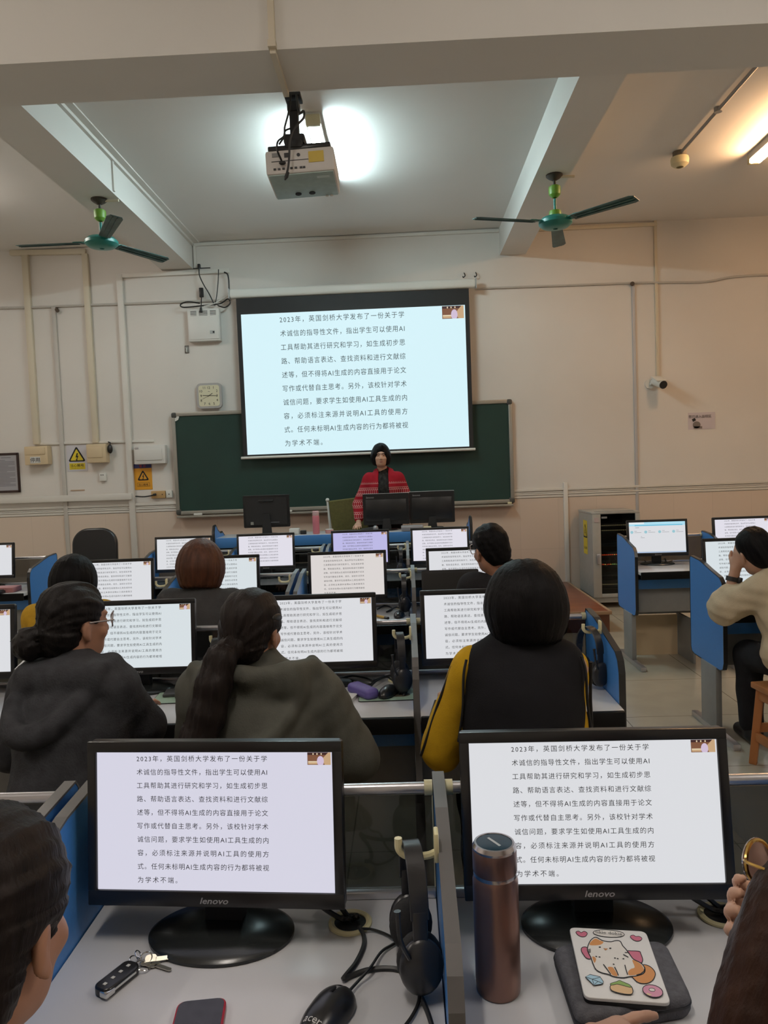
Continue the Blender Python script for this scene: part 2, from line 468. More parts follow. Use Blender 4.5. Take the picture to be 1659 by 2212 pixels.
duct('horizontal beige duct under the ceiling at far left', [W(30, 548), W(182, 545)], 0.06, 0.05, m_duct)
duct('horizontal pale duct under the end of the left beam', [W(264, 597), W(492, 586)], 0.05, 0.04, m_ductw)
duct('thin horizontal duct above the breaker boxes', [W(84, 959), W(330, 952)], 0.03, 0.02, m_ductw)
duct('flat pale duct lying on the moulding left of the blackboard', [W(0, 1081), W(282, 1072)], 0.075, 0.03, m_ductw, D-0.046)
duct('narrow duct in the corner of wall and ceiling between the beams', [(-2.36, ZC-0.03), (1.18, ZC-0.03)], 0.035, 0.03, m_ductw)
duct('narrow duct down the wall at the end of the left beam', [(-2.36, ZC-0.06), (-2.36, BZ-0.02)], 0.03, 0.025, m_ductw)
duct('narrow brownish duct in the corner of wall and ceiling right of the right beam', [(1.55, ZC-0.04), (2.99, ZC-0.04)], 0.04, 0.03, m_duct)
def wcable(label, pts, r, m, Y=D-0.02):
    b = MB(); b.tube(smooth_path([PY(x, y, Y) for x, y in pts], 6), r, n=6); return tag(b.build('wall_cable', m), label, 'cable')
wcable('grey cable strung along the wall from the left edge to the screen casing', [(-60, 668), (0, 665), (60, 664), (118, 662), (130, 661), (300, 655), (495, 648)], 0.014, m_ductg)
wcable('grey cable strung along the wall from the screen casing to the right edge', [(1028, 623), (1200, 617), (1366, 611), (1440, 610), (1525, 608), (1590, 597), (1720, 590)], 0.012, m_ductg)
t = MB().cyl(PY(122, 668, D), PY(124, 671, D-0.06), 0.022).build('wall_bracket', mat('rust', (0.1, 0.07, 0.05), 0.8)); tag(t, 'small dark bracket holding the cable at the left', 'bracket')
t = MB().cyl(PY(1366, 613, D), PY(1366, 613, D-0.05), 0.025).build('wall_bracket', MATS['rust']); tag(t, 'small dark bracket holding the cable above the server rack', 'bracket')
# ducts on the beams
b = MB().box((-2.375, 6.5, ZC-0.02), (0.03, 5.0, 0.04)); b.box((-2.33, 6.5, ZC-0.006), (0.06, 5.0, 0.012))
tag(b.build('cable_duct', m_ductw), 'long narrow duct along the top of the left ceiling beam', 'cable duct')
tag(MB().box((-2.382, 6.54, (BZ+ZC)/2-0.01), (0.014, 0.03, ZC-BZ-0.05)).build('cable_duct', m_ductw), 'short upright duct on the side of the left beam above its fan', 'cable duct')
p0 = PY(590, 107, 3.5)
b = MB().box((p0.x, 3.485, (CBZ+ZC)/2), (0.028, 0.03, ZC-CBZ-0.02)); b.box((p0.x, 3.685, CBZ-0.012), (0.026, 0.40, 0.024)); b.box((p0.x, 3.48, CBZ+0.01), (0.036, 0.04, 0.03))
tag(b.build('cable_duct', m_duct), 'beige duct crossing the deep beam above the projector', 'cable duct')
sm = PZ(1468, 328, ZC)
b = MB(); b.tube([(sm.x, sm.y-0.03, ZC-0.02), (sm.x, 3.95, ZC-0.02)], 0.015, n=8); b.cyl((sm.x, 6.2, ZC), (sm.x, 6.2, ZC-0.035), 0.03)
tag(b.build('ceiling_conduit', mat('conduit_grey', (0.30, 0.29, 0.28), 0.5)), 'grey conduit along the right ceiling to the smoke detector', 'conduit')
t = thing('smoke_detector', 'cream smoke detector on the right ceiling at the end of the conduit', 'smoke detector', (sm.x, sm.y, ZC))
MB().cyl((0, 0, 0), (0, 0, -0.05), 0.06).build('base', mat('dark_base', (0.15, 0.13, 0.1), 0.6), t)
MB().lathe([(0.075, -0.05), (0.08, -0.07), (0.075, -0.11), (0.05, -0.13), (0.03, -0.135)], n=24).build('cover', m_cream, t)
# ---------------------------------------------------------------- fluorescent lamps
def tube_lamp(label, x, y, L, col, s, drop=0.075):
    t = thing('fluorescent_lamp', label, 'ceiling lamp', (x, y, ZC), group='ceiling tube lamps')
    MB().box((0, 0, -0.03), (0.11, L+0.04, 0.06), bev=0.006).build('batten', m_white, t)
    me = emit('tube_%s_%.0f' % (str(col), s*10), col, s)
    for dx in (-0.032, 0.032):
        MB().cyl((dx, -L/2+0.03, -drop-0.012), (dx, L/2-0.03, -drop-0.012), 0.013, n=12).build('tube', me, t)
    for sy in (-1, 1):
        MB().box((0, sy*(L/2), -0.055), (0.112, 0.05, 0.085), bev=0.012).build('end_cap', m_cream, t)
    return t
tube_lamp('lit twin-tube ceiling lamp in the middle bay above the projector', -0.60, 6.60, 1.3, COOL, TUBE_CENTRE)
tube_lamp('lit ceiling lamp cut by the right edge of the photo', 3.28, 6.50, 1.3, WARM, TUBE_RIGHT)
tube_lamp('lit ceiling lamp in the left bay', -4.35, 6.60, 1.3, NEUTRAL, TUBE_LEFT)
for x, c in ((-4.35, NEUTRAL), (-0.6, NEUTRAL), (3.2, NEUTRAL)):
    tube_lamp('unseen ceiling lamp added behind the deep beam to light faces and backs', x, 0.6, 1.3, c, TUBE_REAR)  # unseen tubes overhead, added to light the people and the beam's near face
# ---------------------------------------------------------------- ceiling fans
m_teal = mat('fan_teal', (0.02, 0.22, 0.19), 0.35); m_lime = mat('fan_green', (0.16, 0.34, 0.04), 0.4)
m_blade = mat('fan_blade', (0.03, 0.085, 0.08), 0.45, var=0.4, vscale=10)
def fan(label, x, y, drop, ang0, hook_dx):
    t = thing('ceiling_fan', label, 'ceiling fan', (x, y, BZ), group='green ceiling fans')
    MB().lathe([(0.015, -0.05), (0.05, -0.03), (0.07, -0.012), (0.07, 0)], n=20).cyl((0, 0, -0.04), (0, 0, -0.1), 0.012).build('ceiling_hook', mat('fan_hook', (0.05, 0.04, 0.03), 0.6), t)
    MB().tube([(0.0, 0, -0.015), (hook_dx, 0.0, -0.02)], 0.012).build('feed_cable', m_duct, t)
    c = MB().lathe([(0.035, -0.09), (0.05, -0.10), (0.052, -0.13), (0.048, -0.165), (0.03, -0.185), (0.018, -0.19)], n=20).build('upper_canopy', m_lime, t)
    MB().cyl((0, 0, -0.2), (0, 0, -drop+0.1), 0.013).build('down_rod', m_teal, t)
    if drop > 0.38: MB().lathe([(0.03, -drop+0.10), (0.048, -drop+0.095), (0.058, -drop+0.05), (0.05, -drop+0.03)], n=20).build('lower_canopy', m_lime, t)
    MB().lathe([(0.06, -drop+0.045), (0.115, -drop+0.035), (0.14, -drop+0.01), (0.14, -drop-0.015), (0.11, -drop-0.04), (0.06, -drop-0.05), (0.02, -drop-0.055)], n=32).build('motor_housing', m_teal, t)
    for k in range(3):
        a = math.radians(ang0+120*k)
        Mx = Matrix.Rotation(a, 4, 'Z') @ T(0, 0, -drop) @ Matrix.Rotation(math.radians(-9), 4, 'X')
        b = MB().prism([(0.17, -0.05), (0.70, -0.062), (0.735, -0.04), (0.735, 0.05), (0.70, 0.062), (0.17, 0.045)], 0.006, Mx @ T(0, 0, -0.003))
        for yy in (-0.018, 0.018):
            b.prism([(0.2, yy-0.004), (0.72, yy-0.004), (0.72, yy+0.004), (0.2, yy+0.004)], 0.008, Mx @ T(0, 0, -0.009))
        bl = b.build('blade', m_blade, t)
        b = MB().prism([(0.10, -0.02), (0.2, -0.045), (0.24, -0.04), (0.24, 0.04), (0.2, 0.045), (0.10, 0.02)], 0.008, Mx @ T(0, 0, 0.002))
        b.build('bracket', m_teal, bl)
    return t
fan('green three-blade ceiling fan hanging under the left beam', -2.56, 6.66, 0.37, 60, 0.17)
fan('green three-blade ceiling fan hanging under the right beam', 1.36, 6.61, 0.395, 76, 0.17)
# ---------------------------------------------------------------- projector under the deep beam
py_ = 3.95
P1, P2, P3, P4 = PY(573, 320, py_), PY(722, 318, py_), PY(722, 372, py_), PY(630, 200, py_)
pw, ph = (P2-P1).length, (P2-P3).length
pc = (P1+P3)/2
pj = thing('projector', 'white ceiling projector on a black pole under the deep beam', 'projector', (P4.x, py_, CBZ), (0, 0, 0))
def L(p): return Vector(p)-Vector((P4.x, py_, CBZ))
cx = pc.x-P4.x; ztop = (P1.z+P2.z)/2-CBZ; zbot = ztop-ph; dep = 0.30
m_proj = mat('projector_white', (0.66, 0.63, 0.60), 0.45); m_projb = mat('projector_underside', (0.40, 0.52, 0.50), 0.5, var=0.06, vscale=30)  # teal underside: light from the projection screen put into the colour
tilt = Matrix.Translation((cx, 0, zbot+ph/2)) @ Matrix.Rotation(math.radians(-2), 4, 'Y') @ Matrix.Rotation(math.radians(-4), 4, 'X')
def pjpart(name, b, m, **k): o = b.build(name, m, pj, **k); return o
def at_pj(o): o.matrix_local = tilt; return o
bd = at_pj(pjpart('body', MB().box((0, dep/2, 0), (pw, dep, ph), bev=0.012), m_proj))
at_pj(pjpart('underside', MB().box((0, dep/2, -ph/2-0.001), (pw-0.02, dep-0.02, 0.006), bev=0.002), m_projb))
at_pj(pjpart('top_plate', MB().box((0, dep/2-0.005, ph/2+0.012), (pw-0.03, dep-0.02, 0.026), bev=0.006), m_black))
o = at_pj(pjpart('yellow_sticker', MB().box((0.085, -0.002, 0.012), (0.078, 0.003, 0.056)), mat('sticker_yellow', (0.62, 0.45, 0.06), 0.4)))
o = at_pj(pjpart('vent_grille', MB().box((-0.12, -0.002, 0.035), (0.04, 0.004, 0.02)), mat('grille_grey', (0.25, 0.25, 0.25), 0.6)))
b = MB()
for dx in (-0.13, -0.108, -0.085, -0.045, -0.022, 0.004, 0.02): b.box((dx, -0.002, -0.038), (0.013, 0.006, 0.009))
b.box((-0.065, -0.002, 0.03), (0.025, 0.006, 0.022)); b.cyl((-0.005, -0.003, 0.028), (-0.005, 0.0, 0.028), 0.009); b.box((-0.05, -0.001, 0.002), (0.19, 0.003, 0.003))
at_pj(pjpart('port_panel', b, m_black))
for dx in (-0.045, 0.03): at_pj(pjpart('vent_hole', MB().cyl((dx, 0.235, -ph/2-0.001), (dx, 0.235, -ph/2-0.008), 0.017), m_blackm))
at_pj(pjpart('label_plate', MB().box((0.11, 0.055, -ph/2-0.005), (0.065, 0.025, 0.002)), mat('label_pale', (0.6, 0.72, 0.7), 0.5)))
for dx in (0.105, 0.13): at_pj(pjpart('foot', MB().sph((dx, 0.285, -ph/2-0.006), (0.009, 0.009, 0.006), u=10, v=6), m_white))
b = MB().box((0, 0.06, 0.03), (0.085, 0.1, 0.02), bev=0.004).box((0, 0.06, (0+ztop)/2+0.0), (0.045, 0.05, -ztop), bev=0.004)
b.box((0, 0.06, -0.02), (0.062, 0.06, 0.05), bev=0.004)
b.box((0, 0.07, ztop+0.055), (0.11, 0.12, 0.05), bev=0.012).box((0, 0.07, ztop+0.025), (0.085, 0.14, 0.04), bev=0.01)
pjpart('mounting_pole', b, m_blackm)
def pjc(pts, r=0.005): return MB().tube(smooth_path([L(PY(x, y, Y)) for x, y, Y in pts], 6), r, n=6).build('cable', m_cable, pj)
pjc([(628, 203, 3.9), (624, 240, 3.9), (615, 275, 3.9), (614, 293, 3.92), (600, 306, 3.92), (599, 325, 3.9), (606, 342, 3.93), (610, 352, 3.94)])
pjc([(640, 205, 3.95), (646, 243, 3.9), (656, 240, 3.88), (655, 256, 3.87), (636, 277, 3.86), (626, 305, 3.86), (625, 335, 3.86), (622, 365, 3.86), (616, 384, 3.86)], 0.006)
pjc([(629, 277, 3.9), (616, 283, 3.9), (613, 296, 3.9), (603, 312, 3.9)], 0.005)
MB().tube([L(PY(623, 372, 3.86)), L(PY(619, 382, 3.86)), L(PY(615, 389, 3.86))], [0.006, 0.009, 0.004]).build('plug', m_cable, pj)
MB().sph(L(PY(610, 352, 3.93)), (0.018, 0.012, 0.010)).build('plug', m_cable, pj)
# ================================================================ THINGS ON THE FRONT WALL
def flat(name, shapes, parent, loc=(0, 0, 0), rot=(PI/2, 0, 0)):
    """printed shapes: list of (polygon, material, lift) in one flat mesh"""
    bm = bmesh.new(); mats = []
    for pts, m, z in shapes:
        if m not in mats: mats.append(m)
        f = bm.faces.new([bm.verts.new((x, y, z)) for x, y in pts]); f.material_index = mats.index(m)
        f.normal_update()
        if f.normal.z < 0: f.normal_flip()
    me = bpy.data.meshes.new(name); bm.to_mesh(me); bm.free()
    for m in mats: me.materials.append(m)
    o = bpy.data.objects.new(name, me); C.objects.link(o); o.parent = parent; o.location = loc; o.rotation_euler = rot
    return o
def circ(cx, cy, rx, ry=None, n=20, a=0):
    ry = rx if ry is None else ry; ca, sa = math.cos(a), math.sin(a)
    return [(cx+rx*math.cos(2*PI*i/n)*ca-ry*math.sin(2*PI*i/n)*sa, cy+rx*math.cos(2*PI*i/n)*sa+ry*math.sin(2*PI*i/n)*ca) for i in range(n)]
def rect(x0, y0, x1, y1): return [(x0, y0), (x1, y0), (x1, y1), (x0, y1)]
def seg(p, q, w):
    p, q = Vector(p), Vector(q); d = (q-p).normalized(); n = Vector((-d.y, d.x))*w/2
    return [tuple(p+n), tuple(p-n), tuple(q-n), tuple(q+n)]
# ---------------------------------------------------------------- the slide, shared by the wall screen and the monitors
SLIDE = ['2023年，英国剑桥大学发布了一份关于学', '术诚信的指导性文件，指出学生可以使用AI', '工具帮助其进行研究和学习，如生成初步思',
         '路、帮助语言表达、查找资料和进行文献综', '述等，但不得将AI生成的内容直接用于论文', '写作或代替自主思考。另外，该校针对学术',
         '诚信问题，要求学生如使用AI工具生成的内', '容，必须标注来源并说明AI工具的使用方', '式。任何未标明AI生成内容的行为都将被视', '为学术不端。']
def slide_mesh():
    """unit slide: width 1 from x=-.5 to .5, height 9/16 centred"""
    h = 9/16; bm = bmesh.new(); size = 0.0272
    for i, s in enumerate(SLIDE):
        me = text_mesh(s, size, width=0.556 if i < 9 else 0.169)
        xs = [v.co.x for v in me.vertices]
        x0 = min(xs); y = h/2-h*(0.049+0.0977*i)-size*0.36
        for v in me.vertices: v.co = Vector((v.co.x-x0-0.327, v.co.y+y, 0))
        bm.from_mesh(me); bpy.data.meshes.remove(me)
    me = bpy.data.meshes.new('slide_text'); bm.to_mesh(me); bm.free(); return me
SLIDE_ME = slide_mesh(); SLIDE_ME.materials.append(m_ink)
e_thb = emit('thumb_brown', (0.20, 0.085, 0.045), 1.0); e_tht = emit('thumb_tan', (0.55, 0.36, 0.2), 1.0)
e_thp = emit('thumb_pink', (0.62, 0.5, 0.66), 1.0); e_thc = emit('thumb_cream', (0.75, 0.62, 0.42), 1.0); e_thk = emit('thumb_dark', (0.05, 0.02, 0.02), 1.0)
def thumb_mesh():
    h = 9/16; x0, x1, y1, y0 = 0.398, 0.494, h/2-0.002, h/2-0.052
    w_, hh = x1-x0, y1-y0
    def r(a, b, c, d): return rect(x0+a*w_, y0+b*hh, x0+c*w_, y0+d*hh)
    sh = [(r(0, 0, 1, 1), e_thb, 0), (r(0, .8, 1, 1), e_thk, .0002), ([(x0+.62*w_, y0+.45*hh), (x0+.9*w_, y0+hh), (x0+w_, y0+hh), (x0+w_, y0), (x0+.75*w_, y0)], e_tht, .0003),
          (r(.03, .05, .42, .3), e_tht, .0003), (r(.03, .2, .42, .3), e_thc, .0004), (circ(x0+.56*w_, y0+.3*hh, .15*w_, .42*hh), e_thp, .0005)]
    for k in (.25, .42, .6): sh.append((circ(x0+k*w_, y0+.88*hh, .03*w_, .08*hh, 8), e_thc, .0005))
    sh = [([(x, max(y, y0)) for x, y in p], m, z) for p, m, z in sh]
    o = flat('webcam_thumbnail', sh, None); me = o.data; bpy.data.objects.remove(o); return me
THUMB_ME = thumb_mesh()
def display(parent, w_, loc, rot, m, lift=0.0006):
    """lit picture with the slide text and the small webcam picture in its corner"""
    b = MB().prism(rect(-w_/2, -w_*9/32, w_/2, w_*9/32), 0.001); s = b.build('screen', m, parent); s.location = loc; s.rotation_euler = rot
    t = bpy.data.objects.new('slide_text', SLIDE_ME); C.objects.link(t); t.parent = s; t.location = (0, 0, 0.001+lift); t.scale = (w_, w_, w_)
    t = bpy.data.objects.new('webcam_thumbnail', THUMB_ME); C.objects.link(t); t.parent = s; t.location = (0, 0, 0.001+lift); t.scale = (w_, w_, w_)
    return s
# ---------------------------------------------------------------- blackboard
bl, br_, bt, bb = -2.74, 1.29, 1.6+0.766, 1.6-0.466
a, b_ = PY(370, 893, 8.94), PY(1105, 862, 8.94); c_ = PY(381, 1110, 8.94); d_ = PY(1112, 1088, 8.94)
bl, br_, bt, bb = (a.x+c_.x)/2, (b_.x+d_.x)/2, (a.z+b_.z)/2, (c_.z+d_.z)/2
bbt = thing('blackboard', 'long dark green blackboard in a grey frame behind the projection screen', 'blackboard', ((bl+br_)/2, D, bb))
bw, bh = br_-bl, bt-bb
m_frame = mat('board_frame', (0.34, 0.32, 0.28), 0.4, metal=0.3); m_corner = mat('board_corner', (0.06, 0.06, 0.055), 0.5)
MB().box((0, -0.035, bh/2), (bw-0.03, 0.03, bh-0.03)).build('board_surface', mat('board_green', (0.005, 0.034, 0.026), 0.5, var=0.12, vscale=2), bbt)
for n_, c, s in (('frame_rail', (0, -0.035, bh-0.02), (bw-0.1, 0.06, 0.045)), ('frame_rail', (0, -0.035, 0.02), (bw-0.1, 0.06, 0.045)), ('frame_stile', (-bw/2+0.02, -0.035, bh/2), (0.045, 0.06, bh-0.1)), ('frame_stile', (bw/2-0.02, -0.035, bh/2), (0.045, 0.06, bh-0.1))):
    MB().box(c, s, bev=0.008).build(n_, m_frame, bbt)
for sx in (-1, 1):
    for z in (0.03, bh-0.03): MB().box((sx*(bw/2-0.03), -0.037, z), (0.07, 0.066, 0.07), bev=0.02).build('corner_cap', m_corner, bbt)
MB().box((0, -0.075, -0.025), (bw-0.04, 0.1, 0.025), bev=0.006).build('chalk_tray', m_frame, bbt)
t = MB().lathe([(0.0, 0), (0.045, 0), (0.05, 0.004), (0.0, 0.005)], n=9, rot=(PI/2, 0, 0)).build('paper_sticker', m_white); t.location = PY(378, 901, D-0.057)
tag(t, 'small whitish paper patch stuck in the top left corner of the blackboard', 'paper')
for px, py, L_, mm, lb in ((428, 1113, 0.10, m_white, 'white chalk piece lying on the left end of the blackboard tray'), (620, 1101, 0.12, m_white, 'white stick lying on the blackboard tray behind the left podium monitor'), (1101, 1083, 0.05, m_cream, 'small yellowish block on the right end of the blackboard tray')):
    p = PY(px, py, D-0.085); t = MB().box((0, 0, 0.012), (L_, 0.03, 0.024), bev=0.006).build('chalk', mm); t.location = (p.x, D-0.085, bb-0.0125); tag(t, lb, 'chalk')
# ---------------------------------------------------------------- projection screen hung in front of the board
YS = 8.84
q = [PY(520, 680, YS), PY(1005, 658, YS), PY(1013, 965, YS), PY(535, 982, YS)]
sx0, sx1 = (q[0].x+q[3].x)/2, (q[1].x+q[2].x)/2; sz1, sz0 = (q[0].z+q[1].z)/2, (q[2].z+q[3].z)/2
ft = PY(760, 634, YS).z; rb = PY(775, 980, YS)
cl, cr = PY(493, 633, 8.8), PY(1029, 610, 8.8)
sct = thing('projection_screen', 'pulled-down projection screen showing the lit slide in front of the blackboard', 'projection screen', ((sx0+sx1)/2, YS, sz0))
sw_, sh_ = sx1-sx0, sz1-sz0
zc = (cl.z+cr.z)/2-sz0
cxc = (cl.x+cr.x)/2-(sx0+sx1)/2; cw = cr.x-cl.x
MB().box((cxc, 0.02, zc), (cw, 0.10, 0.105), bev=0.03, seg=4).build('casing', m_white, sct)
for sx in (-1, 1): MB().box((cxc+sx*cw/2, 0.02, zc), (0.012, 0.105, 0.115), bev=0.004).build('end_cap', mat('cap_grey', (0.5, 0.5, 0.5), 0.4), sct)
a, b_ = PY(521, 990, YS), PY(1027, 970, YS)
zr = (a.z+b_.z)/2-sz0; xr0, xr1 = a.x-(sx0+sx1)/2, b_.x-(sx0+sx1)/2
MB().box((0, 0.008, (ft-sz0+zr)/2), (sw_+0.10, 0.006, ft-sz0-zr)).build('black_border', m_blackm, sct)
MB().cyl((xr0, 0.005, zr), (xr1, 0.005, zr), 0.016).build('bottom_bar', m_white, sct)
e_scr = emit('projected_light', (0.66, 0.88, 0.94), 1.0)
pic = MB().prism(rect(-sw_/2, -sh_/2, sw_/2, sh_/2), 0.001).build('screen_picture', e_scr, sct); pic.location = (0, 0.002, sh_/2); pic.rotation_euler = (PI/2, 0, 0)
k = sh_/(9/16)
t = bpy.data.objects.new('slide_text', SLIDE_ME); C.objects.link(t); t.parent = pic; t.scale = (sw_*1.0, k, 1); t.location = (0, 0, 0.004)
t.material_slots[0].link = 'OBJECT'; t.material_slots[0].material = emit('projected_grey', (0.035, 0.05, 0.055), 1.0)
t = bpy.data.objects.new('webcam_thumbnail', THUMB_ME); C.objects.link(t); t.parent = pic; t.scale = (sw_, k, 1); t.location = (0, 0, 0.004)
for px, py in ((1003, 604), (1028, 603)):
    p = PY(px, py-12, D-0.03); t = MB().tube(smooth_path([(p.x, D, p.z+0.02), (p.x, D-0.05, p.z), (p.x+0.004, D-0.07, p.z-0.03), (p.x-0.015, D-0.06, p.z-0.045), (p.x-0.02, D-0.04, p.z-0.03)]), 0.006, n=6).build('wall_hook', m_blackm)
    tag(t, 'small black wall hook %s above the screen casing' % ('at the far right tip' if px > 1010 else 'a little left of the right tip'), 'hook')
# ---------------------------------------------------------------- wall clock
a, b_ = PY(425, 828, D-0.03), PY(480, 882, D-0.03); s = (b_.x-a.x+a.z-b_.z)/2
ck = thing('wall_clock', 'square wall clock with cream dial and silver rim above the blackboard', 'clock', ((a.x+b_.x)/2, D, (a.z+b_.z)/2))
MB().prism(rrect(s, s, 0.05), 0.045, RX90).build('rim', mat('clock_rim', (0.5, 0.5, 0.5), 0.35, metal=0.4), ck)
MB().prism(rrect(s-0.05, s-0.05, 0.03), 0.048, RX90).build('dial', mat('clock_dial', (0.72, 0.69, 0.5), 0.5), ck)
for k in range(1, 13):
    a_ = math.radians(90-30*k); rr = (s/2-0.052)/max(abs(math.cos(a_)), abs(math.sin(a_)))*0.98
    rr = min(rr, (s/2-0.052)*1.22)
    lettering('numeral', str(k), 0.042, m_ink, ck, (rr*math.cos(a_), -0.0495, rr*math.sin(a_)))
lettering('maker_mark', '~', 0.04, m_ink, ck, (0, -0.0495, 0.05))
for nm, ang, L_, w_ in (('hour_hand', 33, 0.05, 0.006), ('minute_hand', -2, 0.10, 0.004), ('second_hand', 206, 0.09, 0.002)):
    a_ = math.radians(ang); MB().prism(seg((-0.02*math.cos(a_), -0.02*math.sin(a_)), (L_*math.cos(a_), L_*math.sin(a_)), w_), 0.002, T(0, -0.051, 0) @ RX90).build(nm, m_ink, ck)
a_ = math.radians(176); MB().prism(seg((0, 0), (0.075*math.cos(a_), 0.075*math.sin(a_)), 0.005), 0.002, T(0, -0.051, 0) @ RX90).build('alarm_hand', m_ink, ck)
# ---------------------------------------------------------------- white junction cabinet with cables
a, b_ = PY(404, 668, D-0.09), PY(476, 735, D-0.09); w_, h_ = b_.x-a.x, a.z-b_.z
cb = thing('junction_cabinet', 'white metal wall cabinet with vent slots left of the projection screen', 'cabinet', ((a.x+b_.x)/2, D, (a.z+b_.z)/2))
m_cab = mat('cabinet_white', (0.70, 0.69, 0.66), 0.4)
MB().box((0, -0.045, 0), (w_, 0.09, h_), bev=0.006).build('body', m_cab, cb)
MB().box((0, -0.093, -0.03), (w_-0.02, 0.008, h_-0.10), bev=0.003).build('door', m_cab, cb)
for gx, gw in ((-0.115, 0.07), (0.0, 0.1), (0.115, 0.07)):
    b = MB()
    for k in range(4): b.box((gx, -0.091, h_/2-0.03-0.016*k), (gw, 0.004, 0.006))
    b.build('vent_slots', m_blackm, cb)
MB().box((0.10, -0.098, -0.09), (0.055, 0.006, 0.04)).build('label_plate', mat('label_grey', (0.45, 0.47, 0.47), 0.5), cb)
MB().box((0.115, -0.102, -0.09), (0.02, 0.006, 0.02)).build('lock', m_blackm, cb)
def wc(label, pts, r=0.008, m=None, Y=D-0.11):
    t = MB().tube(smooth_path([PY(x, y, Y) for x, y in pts], 6), r, n=6).build('hanging_cable', m or m_cable); return tag(t, label, 'cable')
wc('black cable looping from the adapter above the white cabinet to the casing', [(432, 655), (405, 652), (390, 658), (398, 664), (440, 660), (475, 656), (492, 646), (497, 655), (486, 664), (470, 660)])
wc('black cable hanging from the duct down to the right of the white cabinet', [(430, 578), (431, 595), (440, 615), (452, 635), (460, 652), (463, 660)], 0.007)
wc('pair of thin black cables hanging in front of the wall beside the casing', [(472, 582), (471, 610), (468, 640), (464, 660)], 0.006)
wc('thick black cable bending over the left end of the screen casing', [(484, 588), (491, 592), (494, 605), (495, 628)], 0.009)
wc('thin white cable from the white cabinet to the screen casing', [(440, 662), (462, 656), (476, 648), (494, 637)], 0.006, m_white, D-0.12)
t = thing('power_adapter', 'black power adapter hanging above the white cabinet', 'adapter', PY(435, 632, D-0.06))
MB().box((0, 0, 0), (0.05, 0.035, 0.11), bev=0.008).build('brick', m_black, t)
p0 = PY(435, 632, D-0.06)
MB().tube(smooth_path([Vector((0, 0, -0.05)), PY(435, 650, D-0.08)-p0, PY(434, 672, D-0.1)-p0]), 0.006, n=6).build('lead', m_cable, t)
MB().cyl(PY(434, 664, D-0.105)-p0, PY(434, 674, D-0.105)-p0, 0.012, 0.018).build('plug', m_cable, t)
t = thing('plug', 'black plug in the duct at the end of the left beam', 'plug', PY(430, 575, D-0.06))
MB().box((0, 0, 0), (0.035, 0.04, 0.05), bev=0.01).build('plug_body', m_black, t)
MB().box((0.03, 0, -0.025), (0.2, 0.02, 0.008)).build('strip', m_black, t)
t = thing('clear_hook', 'clear plastic hook on the wall below the white cabinet', 'hook', PY(404, 755, D))
MB().box((0, -0.006, 0), (0.05, 0.012, 0.09), bev=0.005).build('plate', glass('clear_plastic', (0.85, 0.85, 0.85)), t)
MB().tube(smooth_path([(0, -0.012, 0.02), (0, -0.03, -0.01), (0, -0.03, -0.03), (0, -0.015, -0.03)]), 0.006, n=6).build('hook', m_white, t)
# ---------------------------------------------------------------- breaker boxes, signs, sockets
def wall_box(label, px0, py0, px1, py1, dep, m, cover=None):
    a, b_ = PY(px0, py0, D-dep), PY(px1, py1, D-dep); w_, h_ = b_.x-a.x, a.z-b_.z
    t = thing('breaker_box', label, 'breaker box', ((a.x+b_.x)/2, D, (a.z+b_.z)/2))
    MB().box((0, -dep/2, 0), (w_, dep, h_), bev=0.012).build('body', m, t)
    if cover:
        x0, x1, z0, z1 = [k*s for k, s in zip(cover, (w_, w_, h_, h_))]
        MB().box(((x0+x1)/2, -dep-0.002, (z0+z1)/2), (x1-x0, 0.012, z1-z0), bev=0.004).build('cover', m, t)
    return t, w_, h_, dep
t, w_, h_, dep = wall_box('beige breaker box with a white out-of-use sticker', 51, 965, 104, 1003, 0.12, m_beige, (-0.44, 0.40, 0.05, 0.42))
MB().box((-0.01, -dep-0.002, -0.24*h_), (0.12, 0.004, 0.075)).build('sticker', mat('sticker_white', (0.7, 0.7, 0.68), 0.5), t)
lettering('sticker_text', '停用', 0.062, m_ink, t, (-0.01, -dep-0.006, -0.24*h_))
t, w_, h_, dep = wall_box('beige breaker box overlapping the yellow warning sign', 185, 960, 230, 999, 0.12, m_beige, (-0.42, 0.32, -0.22, 0.32))
t, w_, h_, dep = wall_box('wide white breaker box above the orange warning sign', 288, 963, 358, 1001, 0.10, m_cab, (-0.42, 0.40, -0.30, 0.30))
MB().box((-0.40*w_, -dep-0.004, 0.36*h_), (0.04, 0.004, 0.02)).build('label', m_alu, t)
t = thing('remote_switch', 'black oval switch hanging on a strap beside the beige breaker box', 'switch', PY(242, 970, D))
MB().sph((0, -0.06, 0), (0.03, 0.03, 0.055)).build('switch_body', m_black, t)
MB().tube(smooth_path([(0, -0.06, 0.04), (0.0, -0.05, 0.07), (-0.03, -0.02, 0.085)]), 0.008, n=6).build('strap', m_black, t)
m_signw = mat('sign_white', (0.62, 0.60, 0.64), 0.5); m_yel = mat('sign_yellow', (0.75, 0.58, 0.03), 0.45); m_ora = mat('sign_orange', (0.72, 0.33, 0.02), 0.45)
m_navy = mat('sign_navy', (0.03, 0.035, 0.16), 0.45); m_red = mat('sign_red', (0.55, 0.05, 0.03), 0.5)
def tri(r, rr):
    """rounded triangle outline of circumradius r, corner rounding rr"""
    out = []
    for k in range(3):
        a0 = math.radians(90+120*k); c = ((r-2*rr)*math.cos(a0), (r-2*rr)*math.sin(a0))
        for j in range(5):
            a = a0+math.radians(-60+30*j); out.append((c[0]+rr*math.cos(a), c[1]+rr*math.sin(a)))
    return out
